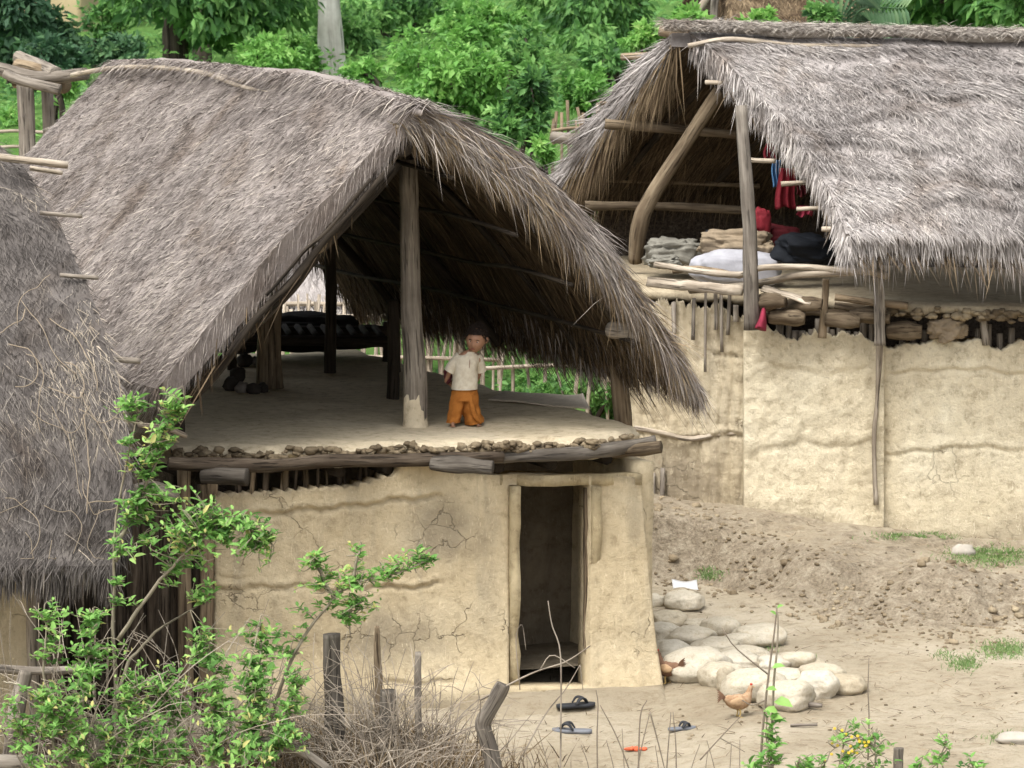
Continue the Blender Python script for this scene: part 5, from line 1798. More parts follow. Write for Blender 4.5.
def shrub(name, label, cat, base, stems, clusters, mat=LEAFA, leafL=(.07, .115), seed=0, per=(5, 9), group=None, radii=(.016, .004), tone=.0):
    """woody stems, twigs reaching to every tuft, and leaves set along the end of each twig"""
    t = thing(name, label, cat, base, group)
    r = np.random.default_rng(seed)
    mb = MB()
    allp = []
    for st in stems:
        pts = catmull(stem_pts(st), 26)
        pts = pts + np.cumsum(r.normal(size=pts.shape) * .004, 0)
        mb.tube(pts, np.linspace(radii[0], radii[1], 26), 7, .6, .1, seed=int(st[0][0]))
        allp.append(pts[4:])
    mb.build('stem', [STEM], t)
    allp = np.vstack(allp)
    lb, ld, ln_, lv, ll = [], [], [], [], []
    mt = MB()
    for (cx_, cy_, rx_, ry_, D, n) in clusters:
        c = P(cx_, cy_, D)
        s_ = D / FPX
        for q in range(int(n * (1.45 if mat is LEAFA else 1.5))):
            v = r.normal(size=3)
            v = v / np.linalg.norm(v) * r.uniform(.25, 1) ** .6
            v = v * (1.4 if mat is LEAFA else 1.1)
            tip = c + np.array([v[0] * rx_ * s_, v[1] * max(rx_, ry_) * s_ * .8, v[2] * ry_ * s_])
            k = np.argmin(((allp - tip) ** 2).sum(1) + .15 * np.maximum(allp[:, 2] - tip[2], 0))
            a = allp[k]
            dist = np.linalg.norm(tip - a)
            if dist > .7:
                a = tip + (a - tip) * (.55 / dist)
            mid = (a + tip) / 2 + r.normal(size=3) * .04 + UPV * .02
            mt.tube(catmull([a, mid, tip], 7), np.linspace(.0045, .0016, 7), 4, .6, caps=False)
            up = nrm(tip - mid + UPV * .25)
            m = r.integers(*per)
            tv = np.clip(.5 + .2 * r.normal() + tone, 0, 1)
            for j in range(m):
                f = 1 - (.95 if mat is LEAFA else .5) * j / m
                p = a + (tip - a) * f + r.normal(size=3) * .008
                az = j * 2.4 + r.uniform(0, .8)
                sidev = nrm(np.cross(up, [math.cos(az), math.sin(az), .1]))
                dv = nrm(sidev + up * (.9 - .5 * j / m) - UPV * .15 * r.uniform())
                lb.append(p)
                ld.append(dv)
                ln_.append(nrm(up * .8 + UPV * .6 + r.normal(size=3) * .45))
                lv.append(1.0 if r.uniform() < .02 else np.clip(tv + .16 * r.normal() + (.14 if j < 2 else -.04), 0, 1))
                ll.append(r.uniform(*leafL) * (1 - .35 * (j < 2)))
    mt.build('twigs', [STEM], t)['kind'] = 'stuff'
    ll = np.array(ll)
    mb = MB()
    mb.leaves(np.array(lb), np.array(ld), np.array(ln_), ll, ll * r.uniform(.36, .52, len(ll)), np.array(lv))
    mb.build('foliage', [mat], t)
    return t


shrub('shrub', 'tall shrub before the dark boards, its green tufts reaching up to the hut floor', 'shrub', P(119, 775, 28.4),
      [[(119, 790, 28.4), (117, 700, 28.4), (116, 640, 28.4), (115, 560, 28.4), (117, 520, 28.4), (128, 460, 28.35), (140, 410, 28.35)],
       [(118, 640, 28.4), (143, 600, 28.35), (170, 565, 28.3), (200, 535, 28.3), (235, 520, 28.3), (262, 532, 28.3)],
       [(115, 700, 28.4), (135, 655, 28.5), (168, 622, 28.5), (205, 600, 28.5)],
       [(117, 540, 28.4), (140, 500, 28.4), (160, 440, 28.35), (182, 398, 28.3)],
       [(116, 560, 28.4), (128, 548, 28.4), (142, 545, 28.4)]],
      [(128, 408, 14, 12, 28.35, 9), (172, 405, 18, 14, 28.3, 14), (160, 435, 16, 18, 28.3, 12), (138, 445, 14, 16, 28.3, 8), (150, 470, 14, 14, 28.35, 9), (142, 505, 16, 14, 28.35, 11), (165, 520, 28, 20, 28.3, 22), (205, 528, 34, 22, 28.3, 34), (243, 535, 28, 26, 28.25, 30), (258, 560, 16, 16, 28.3, 11), (132, 540, 20, 18, 28.3, 12), (192, 575, 22, 14, 28.4, 10), (205, 592, 14, 12, 28.4, 5), (118, 590, 12, 12, 28.3, 5), (190, 500, 26, 10, 28.3, 9)], seed=1, leafL=(.05, .088), per=(6, 11))
shrub('shrub', 'low spreading shrub filling the bottom left corner', 'shrub', P(75, 790, 27.8),
      [[(60, 800, 27.8), (55, 740, 27.8), (48, 680, 27.9), (52, 630, 27.9)], [(75, 800, 27.8), (80, 720, 27.9), (85, 660, 27.9), (92, 615, 28)], [(95, 800, 27.8), (110, 740, 27.8), (135, 690, 27.8)], [(40, 800, 27.6), (28, 740, 27.7), (22, 700, 27.7)], [(90, 790, 27.7), (60, 720, 27.7), (20, 685, 27.8), (5, 680, 27.8)]],
      [(60, 640, 30, 22, 27.9, 16), (85, 660, 26, 26, 27.9, 20), (95, 618, 14, 12, 28, 5), (30, 715, 30, 24, 27.7, 20), (75, 705, 40, 28, 27.8, 32), (50, 745, 46, 24, 27.7, 32), (115, 745, 42, 28, 27.7, 36), (140, 700, 24, 22, 27.8, 14), (120, 660, 20, 18, 27.9, 8), (85, 690, 24, 18, 27.6, 12), (45, 610, 14, 10, 28, 4)], seed=2, leafL=(.045, .082), per=(6, 11))
shrub('shrub', 'dense low green shrub below the mud wall, between the tall shrub and the dry brush', 'shrub', P(215, 790, 28.0),
      [[(190, 800, 28), (180, 740, 28), (165, 690, 28)], [(210, 800, 28), (215, 730, 28), (212, 670, 28.1), (200, 640, 28.1)], [(235, 800, 28), (250, 730, 28), (258, 670, 28.1), (262, 630, 28.2)], [(250, 800, 28), (275, 740, 28), (292, 690, 28.1)], [(160, 800, 27.8), (140, 745, 27.8)]],
      [(165, 690, 26, 24, 28, 20), (205, 680, 34, 26, 28, 28), (255, 680, 32, 26, 28, 26), (265, 640, 18, 18, 28.2, 9), (285, 690, 24, 30, 28, 20), (180, 735, 46, 30, 27.8, 40), (230, 650, 26, 20, 28.2, 10), (270, 730, 30, 26, 27.9, 20), (240, 735, 40, 26, 27.8, 34), (150, 755, 30, 18, 27.7, 16), (275, 745, 28, 20, 27.8, 16), (215, 760, 60, 12, 27.6, 24), (200, 640, 16, 14, 28.1, 6)], seed=3, leafL=(.045, .082), per=(6, 11))
shrub('sapling', 'thin leaning sapling with its leaves against the middle of the mud wall', 'sapling', P(262, 780, 28.7),
      [[(262, 790, 28.7), (270, 720, 28.7), (295, 650, 28.6), (325, 605, 28.6), (355, 580, 28.6), (395, 570, 28.6), (425, 558, 28.6)], [(335, 598, 28.6), (318, 565, 28.6), (306, 553, 28.6)], [(352, 582, 28.6), (355, 560, 28.6), (357, 545, 28.6)], [(350, 600, 28.6), (345, 620, 28.6), (343, 640, 28.6)]],
      [(312, 562, 14, 12, 28.6, 7), (355, 550, 6, 10, 28.6, 3), (345, 590, 24, 16, 28.6, 18), (370, 577, 24, 14, 28.6, 15), (405, 563, 20, 14, 28.6, 13), (430, 562, 8, 6, 28.6, 3), (348, 612, 18, 10, 28.6, 8), (300, 600, 20, 18, 28.6, 5), (290, 640, 18, 20, 28.6, 6), (372, 605, 10, 8, 28.6, 3)], seed=4, leafL=(.048, .08), tone=.05, per=(6, 10))
# weeds with yellow flowers at lower right
w1 = shrub('weed', 'leafy weed with small yellow flowers at the bottom edge, right of the tall bare stalks', 'weed', P(850, 800, 27.4),
           [[(850, 815, 27.4), (845, 770, 27.4), (850, 730, 27.4)], [(870, 815, 27.4), (875, 770, 27.4), (868, 735, 27.4)], [(835, 815, 27.4), (828, 775, 27.4), (835, 750, 27.4)]],
           [(850, 742, 22, 16, 27.4, 9), (878, 748, 20, 14, 27.4, 8), (842, 764, 28, 10, 27.4, 9), (872, 768, 30, 10, 27.4, 8), (815, 765, 14, 8, 27.4, 3), (858, 724, 12, 8, 27.4, 3)], LEAFY, (.03, .07), 5, radii=(.008, .003))
FLOW = m_plain('yellow_petal', (.75, .55, .06), .6, 20, .2)
r = np.random.default_rng(2)
for k in range(24):
    p = P(856 + r.normal() * 13, 744 + r.normal() * 9, 27.25 + r.uniform(0, .2))
    mb = MB()
    for a in range(5):
        q = np.array([math.cos(a * 1.257), -.4, math.sin(a * 1.257)]) * .006
        mb.blob(p + q, (.005, .004, .005), 6, 5, .1)
    mb.build('flower', [FLOW], w1)
shrub('weed', 'leafy weed at the bottom right, beside the yellow flowered one', 'weed', P(945, 800, 27.4),
      [[(935, 815, 27.4), (938, 770, 27.4), (948, 738, 27.4)], [(950, 815, 27.4), (965, 780, 27.4), (975, 758, 27.4)], [(925, 815, 27.4), (915, 775, 27.4)]],
      [(945, 742, 12, 8, 27.4, 3), (938, 760, 18, 8, 27.4, 5), (968, 765, 16, 8, 27.4, 4), (918, 767, 14, 6, 27.4, 3)], LEAFY, (.035, .075), 6, radii=(.008, .003))
shrub('weed', 'bright green weed at the bottom edge, at the foot of the tall bare stalks', 'weed', P(775, 800, 27.4),
      [[(775, 815, 27.4), (776, 770, 27.4), (772, 735, 27.4), (774, 715, 27.4)], [(790, 815, 27.4), (800, 775, 27.4), (805, 755, 27.4)]],
      [(774, 722, 7, 8, 27.4, 2), (776, 748, 14, 10, 27.4, 5), (768, 764, 18, 8, 27.4, 5), (802, 767, 14, 8, 27.4, 4), (748, 770, 10, 6, 27.4, 2)], LEAFY, (.04, .09), 7, radii=(.008, .003))

# ------------------------------------------------------------------ dry brush and stalks
DRYT = m_plain('dry_stalk', (.20, .165, .125), .85, 20, .4)


def dry_brush(label, base, cx_, w, top, n, D, seed, droop=1.0):
    t = thing('dry_brush', label, 'dry brush', base)
    r = np.random.default_rng(seed)
    for g in range(2):
        mb = MB()
        for k in range(n):
            x0 = cx_ + r.normal() * w * .35
            d0 = D + r.normal() * .25
            b0 = P(x0, 792, d0)
            h_ = r.uniform(.25, 1) ** .8 * (792 - top) * d0 / FPX
            lean = r.normal() * .38
            az = r.uniform(-1, 1) * .4
            p = [b0]
            dirv = np.array([lean, az, 1.0])
            L_ = h_ / 7
            bend = r.normal() * .16 * droop
            for i in range(8):
                dirv = nrm(dirv + np.array([bend, r.normal() * .07, -.05 * i * abs(bend) * 2]) + r.normal(size=3) * .09)
                p.append(p[-1] + dirv * L_)
            mb.tube(catmull(p, 14), np.linspace(r.uniform(.003, .007), .0018, 14), 4, r.uniform(.3, 1.), caps=False)
            for _ in range(r.integers(0, 4)):
                i = r.integers(3, 8)
                q = p[i]
                dv = nrm(dirv + r.normal(size=3) * .8)
                mb.tube([q, q + dv * .1 + UPV * .01, q + dv * r.uniform(.15, .3) - UPV * .02], [.0028, .0022, .0012], 4, r.uniform(.3, 1.), caps=False)
        mb.build('twigs', [TWIG], t)['kind'] = 'stuff'


dry_brush('tangle of grey dry brush below the mud wall, left of the gnarled post', P(375, 790, 28.5), 372, 85, 640, 80, 28.5, 1)
dry_brush('thin dry brush leaning right from the tangle towards the gnarled post', P(440, 790, 28.8), 432, 75, 650, 34, 28.8, 2, .7)
dry_brush('dry twigs mixed into the green shrubs at the bottom left', P(90, 790, 28.2), 105, 150, 590, 46, 28.2, 3)
dry_brush('dry brush standing behind the low shrub in front of the mud wall', P(250, 790, 28.9), 245, 100, 620, 34, 28.9, 4)


def stalk(pp, D, rad, label, branches=(), m=DRYT, name='dry_stalk', grp='bare stalks along the bottom edge'):
    mb = MB()
    pts = catmull([P(x, y, D) for x, y in pp], 16)
    mb.tube(pts, np.linspace(rad, rad * .5, 16), 5, .5, .05)
    for br in branches:
        mb.tube(catmull([P(x, y, D + .02) for x, y in br], 8), np.linspace(rad * .6, rad * .35, 8), 4, .6)
    o = mb.build(name, [m], None, True, pts[0], label=label, cat='stalk')
    o['group'] = grp
    return o


stalk([(760, 800), (762, 740), (768, 680), (774, 635), (777, 608)], 27.5, .010, 'dark tall stalk crossing in front of the stone heap, the left one of the pair', [[(769, 675), (750, 660), (733, 645), (722, 628)], [(766, 700), (752, 705), (742, 700)]])
sg = stalk([(770, 800), (772, 730), (774, 680), (777, 650), (778, 620), (776, 606)], 27.45, .010, 'green tall stalk with a few leaves crossing in front of the stone heap', [], STEM)
lp = np.array([P(x, y, 27.42) for x, y in ((777, 608), (776, 615), (774, 702), (778, 712), (772, 668), (777, 690), (770, 720), (775, 735))])
la = (lp, np.array([[.8, -.3, .5], [-.7, -.2, .6], [1, -.3, -.1], [-.9, -.2, .2], [.9, -.3, .3], [-.8, -.4, .2], [.7, -.5, .3], [-.8, -.3, .4]]), np.tile([0, -.5, .8], (8, 1)), np.array([.05, .05, .13, .1, .09, .08, .1, .1]), np.array([.03, .03, .09, .07, .05, .05, .06, .06]), np.array([.6, .6, .8, .8, .7, .7, .8, .7]))
for k in range(8):
    mb = MB()
    mb.leaves(*[a[k:k + 1] for a in la])
    mb.build('leaf', [LEAFY], sg)
stalk([(868, 760), (869, 720), (868, 690), (869, 658)], 28.2, .006, 'single thin stalk rising from the yellow flowered weed')
stalk([(638, 800), (640, 720), (647, 700), (650, 640)][:3], 28.0, .007, 'bent stalk below the apron, leftmost of the bottom centre stalks')
stalk([(633, 800), (640, 755), (650, 712)], 28.0, .006, 'left leg of the inverted V of stalks below the orange scrap')
stalk([(650, 712), (660, 750), (672, 800)], 28.0, .006, 'right leg of the inverted V of stalks below the orange scrap')
stalk([(665, 800), (668, 750), (671, 712)], 28.1, .006, 'upright stalk left of the small grey sandal')
stalk([(676, 800), (676, 750), (673, 712)], 28.1, .006, 'upright stalk just below the small grey sandal')
stalk([(598, 800), (597, 740), (598, 705), (596, 690)], 28.0, .006, 'dark upright stalk in front of the black sandal')
stalk([(640, 800), (618, 740), (600, 705)], 28.0, .006, 'slanting stalk running down right from the black sandal')
stalk([(560, 800), (561, 700), (560, 650), (552, 625), (548, 601)], 28.2, .007, 'pale tall stalk rising in front of the dark doorway', [], TWIG)
stalk([(480, 700), (530, 674), (565, 662), (590, 646)], 28.4, .008, 'pale twig slanting up to the right across the doorway', [[(540, 670), (552, 655), (575, 668)]], TWIG)
stalk([(520, 760), (545, 715), (565, 690), (580, 665)], 28.3, .006, 'thin forked twig low in the doorway', [[(580, 665), (583, 690)]], TWIG)
stalk([(520, 690), (516, 640), (522, 625), (526, 650)], 28.3, .004, 'thin curled twig at the left side of the doorway', [], TWIG)
r = np.random.default_rng(31)
for k, x in enumerate((530, 547, 585, 612, 626, 655, 690, 704, 716, 728, 742, 820)):
    stalk([(x, 800), (x + r.uniform(-4, 4), 770), (x + r.uniform(-10, 10), r.uniform(728, 756))], 27.9 + r.uniform(-.2, .2), .0045, 'short dry stalk among the bare ones at the bottom edge')
stalk([(700, 760), (720, 738), (742, 715)], 28.4, .006, 'slanting dry twig lying below the hen', [[(720, 738), (745, 752)]])

# ------------------------------------------------------------------ fence posts near the viewer
def fpost(pp, D, rad, m, label, vv=.6, rough=.32):
    mb = MB()
    mb.tube([P(x, y, D) for x, y in pp], rad, 12, vv, rough, smooth_n=26, seed=int(pp[0][0]))
    o = mb.build('fence_post', [m], None, True, P(pp[0][0], pp[0][1], D), label=label, cat='post', group='old fence posts before the hut')
    return o


fpost([(496, 800), (493, 765), (484, 733), (482, 722), (490, 708), (500, 690), (503, 684)], 28.4, [.075, .062, .062, .066, .06, .056, .05], WOOD, 'gnarled crooked grey post standing before the doorway', .3)
fpost([(334, 800), (334, 720), (332, 670), (331, 634)], 28.9, [.075, .068, .062, .058], WOOD, 'thick dark grey post standing in the dry brush', .15)
fpost([(390, 800), (388, 740), (387, 690)], 28.7, [.07, .065, .055], WOOD, 'short grey post half buried in the dry brush', .2)
fpost([(379, 790), (379, 690), (377, 650), (377, 626)], 29.2, [.03, .028, .024, .018], WOODB, 'thin brown stake in the dry brush', .6)
fpost([(419, 790), (418, 700), (418, 652)], 29.3, [.028, .026, .022], WOOD, 'thin bluish grey stake right of the thin brown one', .8)
fpost([(899, 800), (899, 770), (898, 748)], 27.6, [.04, .038, .032], WOOD, 'short grey stump at the bottom edge among the weeds', .55)
fpost([(4, 790), (14, 720), (26, 670)], 28.6, [.06, .055, .05], WOOD, 'leaning grey post at the left edge', .5)
fpost([(55, 790), (52, 700), (50, 640)], 29.0, [.10, .095, .08], BOARD, 'thick dark post behind the low shrub at bottom left', .9)
for pp, lab, rad in (([(-10, 668), (40, 671), (95, 668)], 'grey rail lashed across behind the low shrub', .03), ([(-10, 764), (60, 765), (135, 764)], 'dark rail along the bottom left edge', .07), ([(205, 770), (260, 742), (300, 752), (330, 772)], 'curved dead branch lying under the dense low shrub', .035)):
    mb = MB()
    mb.tube([P(x, y, 28.6 if y < 700 else 28.0) for x, y in pp], rad, 9, .5, .2, smooth_n=14, seed=int(rad * 100))
    mb.build('fence_rail', [WOOD], None, True, P(*pp[0], 28.5), label=lab, cat='rail')

# ------------------------------------------------------------------ grass on the yard
mb = MB()
r = np.random.default_rng(41)
bs, dv = [], []
for (px, py, wx, wy, n, hgt) in ((992, 556, 44, 10, 2600, .07), (915, 537, 44, 4, 800, .06), (1006, 650, 26, 9, 1300, .06), (965, 664, 18, 8, 600, .06), (1010, 738, 28, 6, 300, .08), (945, 655, 12, 5, 100, .05), (710, 575, 14, 6, 300, .06), (768, 645, 12, 6, 160, .07), (798, 662, 12, 5, 140, .07)):
    dx, dy_, dz_ = ray(px + r.normal(size=n) * wx * .5, py + r.normal(size=n) * wy * .5)
    zc = np.zeros(n)
    for _k in range(5):
        kk_ = (zc - HC) / dz_
        zc = terr(dx * kk_, dy_ * kk_)
    kk_ = (zc - HC) / dz_
    bs += list(np.stack([dx * kk_, dy_ * kk_, zc - .005], -1))
    dv += list(np.stack([r.normal(size=n) * .6, r.normal(size=n) * .6, np.ones(n)], -1))
n = len(bs)
mb.strands(np.array(bs), np.array(dv), r.normal(size=(n, 3)), r.uniform(.02, .06, n), r.uniform(.005, .010, n), 0, .01, np.clip(r.uniform(.2, .8, n), 0, 1))
mb.build('grass', [GRASSM], None, kind='stuff')


# tall dry grass under the shrubs
mb = MB()
r = np.random.default_rng(44)
n = 6500
px_ = np.where(r.uniform(size=n) < .55, r.normal(350, 75, n), r.uniform(-10, 330, n))
D_ = r.uniform(28.0, 30.4, n)
bx = (px_ - 512) / FPX * D_ * 1.005
bz = terr(bx, D_, False)
hg = r.uniform(.12, .5, n) * np.clip(1.25 - .25 * np.abs((px_ - 380) / 90), .5, 1.3)
mb.strands(np.stack([bx, D_, bz - .02], -1), np.stack([r.normal(size=n) * .45, r.normal(size=n) * .35, np.ones(n)], -1), np.stack([r.normal(size=n) * .5, -np.ones(n), .2 * np.ones(n)], -1), hg, r.uniform(.004, .010, n), r.uniform(-.05, .05, n), hg * r.uniform(.0, .35, n), np.clip(r.uniform(0, 1, n), 0, 1))
mb.build('dry_grass', [STRAWB], None, kind='stuff')
# small litter: straw bits and pebbles strewn over the yard
mb = MB()
r = np.random.default_rng(43)
n = 2600
gx_, gy_ = r.uniform(-2.6, 5.2, n), r.uniform(29.5, 38, n)
gz_ = terr(gx_, gy_)
ang = r.uniform(0, 6.28, n)
mb.strands(np.stack([gx_, gy_, gz_ + .008], -1), np.stack([np.cos(ang), np.sin(ang), .05 + 0 * ang], -1), np.tile([0, -.3, 1.], (n, 1)), r.uniform(.03, .16, n), r.uniform(.004, .009, n), .008, .0, r.uniform(.2, 1, n), 0)
for k in range(150):
    x_, y_ = r.uniform(.9, 5.2), r.uniform(30, 37.6)
    s_ = r.uniform(.005, .016)
    mb.blob((x_, y_, float(terr(np.array([x_]), np.array([y_]))[0]) + s_ * .3), (s_ * 1.3, s_, s_ * .7), 7, 5, .25, 1, k, r.uniform(0, 1), r.uniform(0, 3), 1, 1)
for k in range(900):
    x_ = r.uniform(1.25, 5.3)
    f_ = np.interp(x_, [1.2, 1.7, 2.3, 2.9, 3.7, 4.6, 8], [37.0, 36.9, 35.9, 34.7, 34.5, 34.9, 35])
    y_ = f_ + r.normal() * .35 + r.uniform(-.3, 1.2)
    s_ = r.uniform(.006, .022) * (1 + 1.2 * (r.uniform() < .06))
    mb.blob((x_, y_, float(terr(np.array([x_]), np.array([y_]))[0]) + s_ * .15), (s_ * 1.3, s_, s_ * .75), 7, 5, .4, 1, k % 40, r.uniform(.4, .6), r.uniform(0, 3), 1, 1)
mb.build('ground_litter', [STRAWB, CLOD], None, kind='stuff')

# ------------------------------------------------------------------ background greenery
def crown(mb, clumps, leaf, r, tone=0., flat=.5, hang=0.0):
    for (c, rad, n) in clumps:
        v = r.normal(size=(n, 3))
        v = v / np.linalg.norm(v, axis=1, keepdims=True) * (r.uniform(.15, 1, n) ** .45)[:, None]
        # leaves gather in sprays
        k = max(3, n // 14)
        cen = v[r.integers(0, n, k)]
        pick = r.integers(0, k, n)
        v = cen[pick] * 1.0 + r.normal(size=(n, 3)) * .13
        p = np.asarray(c) + v * np.asarray(rad)
        d = nrm(cen[pick] * [1, 1, .5] + r.normal(size=(n, 3)) * .6 - UPV * (hang + .15))
        nn = nrm(UPV * flat + v * .6 + r.normal(size=(n, 3)) * .5)
        ct = r.normal(size=k) * .13
        var = np.clip(.48 + tone + ct[pick] + .1 * r.normal(size=n) + r.normal() * .06, 0, 1)
        L_ = r.uniform(.4, 1.5, n) * leaf
        mb.cards(p, d, nn, L_, L_ * r.uniform(.35, .55, n), var)


def bush(label, px, py, rx, ry, D, n=2600, leaf=.12, mat=LEAFB, tone=0., seed=0, name='bush', cat='bush', nc=9, group='bushes on the slope behind the huts', stems=True, hang=0.):
    r = np.random.default_rng(seed + 500)
    s_ = D / FPX
    c = P(px, py, D)
    gz = float(terr(np.array([c[0]]), np.array([c[1]]), False)[0])
    t = thing(name, label, cat, (c[0], c[1], gz), group)
    mb = MB()
    cl = []
    for k in range(nc):
        a = r.uniform(0, 6.28)
        q = r.uniform(0, .72)
        cc = c + np.array([math.cos(a) * rx * q, r.normal() * rx * .5, math.sin(a) * ry * q]) * s_
        k_ = r.uniform(.38, .62)
        cl.append((cc, (rx * k_ * s_, rx * k_ * s_, ry * k_ * s_ * r.uniform(.8, 1.1)), n // nc))
    crown(mb, cl, leaf, r, tone, hang=hang)
    mb.build('foliage', [mat], t)
    if stems:
        mb = MB()
        for k in range(5):
            e = cl[k % nc][0]
            b0 = np.array([c[0] + r.normal() * .15, c[1] + r.normal() * .15, gz - .1])
            mb.tube([b0, (b0 + e) / 2 + r.normal(size=3) * .1, e], [.05, .035, .012], 6, .6, .1, smooth_n=10, seed=k)
        mb.build('stem', [BARK], t)
    return t


def tree(label, trunkpx, D, rad, clumps, leaf=.13, mat=LEAFB, tone=0., bark=BARK, seed=0, limbs=(), hang=.3, top=9.0, name='tree', group='trees behind the huts'):
    r = np.random.default_rng(seed + 900)
    pts = [P(x, y, D) for x, y in trunkpx]
    gz = float(terr(np.array([pts[0][0]]), np.array([pts[0][1]]), False)[0])
    pts[0][2] = min(pts[0][2], gz)
    t = thing(name, label, 'tree', (pts[0][0], pts[0][1], gz), group)
    pts.insert(0, pts[0] - UPV * .3)
    mb = MB()
    mb.tube(pts, np.linspace(rad * 1.25, rad * .6, len(pts)), 12, .6, .18, smooth_n=30, seed=seed)
    mb.build('trunk', [bark], t)
    for k, lb_ in enumerate(limbs):
        mb = MB()
        mb.tube([P(x, y, D + .1) for x, y in lb_], np.linspace(rad * .5, rad * .18, len(lb_)), 8, .6, .15, smooth_n=14, seed=k)
        mb.build('limb', [bark], t)
    mb = MB()
    s_ = D / FPX
    cl = [(P(x, y, D + r.normal() * .9), (rx_ * s_, rx_ * s_ * .9, ry_ * s_), n) for (x, y, rx_, ry_, n) in clumps]
    crown(mb, cl, leaf, r, tone, hang=hang)
    mb.build('crown', [mat], t)
    return t


# trees
tree('tree with a dark straight trunk and drooping leaves above the middle hut ridge', [(176, 92), (175, 40), (174, -40), (172, -140), (170, -230)], 60, .17,
     [(150, -5, 40, 26, 500), (205, 8, 44, 32, 900), (235, -10, 50, 30, 800), (275, 0, 40, 26, 700), (130, -20, 36, 26, 400), (200, -90, 90, 50, 1400), (140, -140, 80, 50, 900), (230, -170, 80, 50, 900), (175, -230, 70, 40, 700), (215, 32, 22, 14, 260), (245, 22, 24, 14, 240)], .17, LEAFB, -.06, seed=1, limbs=([(174, -10), (200, -40), (230, -60)], [(174, -60), (150, -100), (130, -140)], [(173, -120), (210, -150), (235, -170)]), hang=.7)
tree('tree with a second dark trunk close behind the straight one', [(204, 92), (203, 45), (206, 0), (212, -80), (215, -160)], 64, .15, [(215, -120, 70, 40, 700), (260, -60, 60, 40, 800), (290, -20, 40, 26, 500)], .17, LEAFB, -.05, seed=2, hang=.6)
tree('tree with a thick white bare trunk flaring at its foot', [(334, 72), (331, 45), (329, 10), (328, -40), (330, -150), (335, -240)], 62, .19, [(330, -170, 90, 50, 1000), (290, -220, 80, 50, 800), (380, -210, 80, 50, 800), (335, -260, 80, 40, 600)], .17, LEAFB, 0., BARKW, 3, limbs=([(329, -60), (300, -150), (290, -210)], [(330, -90), (360, -160), (380, -205)]))
tree('tree with a slim dark trunk hung with dense leaves, left of the right hut roof', [(634, 50), (635, 20), (634, -20), (636, -90), (640, -180)], 62, .11, [(600, 10, 46, 30, 1500), (560, 0, 40, 24, 1000), (640, -40, 60, 30, 900), (580, -40, 60, 30, 900), (610, -110, 90, 50, 1100), (650, -170, 80, 50, 900), (590, 35, 28, 12, 400)], .15, LEAFB, .04, seed=4, hang=.8, limbs=([(634, -10), (610, -40), (590, -50)], [(635, -60), (660, -110)]))
tree('dark dense tree at the top left corner beside the tan wall', [(14, 100), (15, 60), (12, 20), (10, -60)], 58, .1, [(15, 10, 36, 30, 1600), (40, 35, 34, 26, 1500), (20, 50, 30, 22, 1200), (-10, 30, 36, 40, 1200), (10, -40, 60, 40, 1400), (62, 48, 22, 18, 700)], .13, LEAFD, -.02, seed=5, hang=.3, limbs=([(14, 50), (30, 40), (42, 34)],))
tree('tall tree with large light leaves behind the right hut ridge', [(1010, 60), (1008, 20), (1012, -40), (1010, -150)], 54, .12, [(985, 8, 40, 24, 900), (940, 8, 40, 22, 900), (905, 10, 30, 20, 600), (1020, 5, 36, 24, 700), (960, -40, 60, 34, 900), (1015, -70, 70, 40, 900), (920, -50, 50, 34, 600)], .2, LEAFB, .02, seed=6, hang=.5, limbs=([(1009, 10), (970, 0), (940, 2)],))
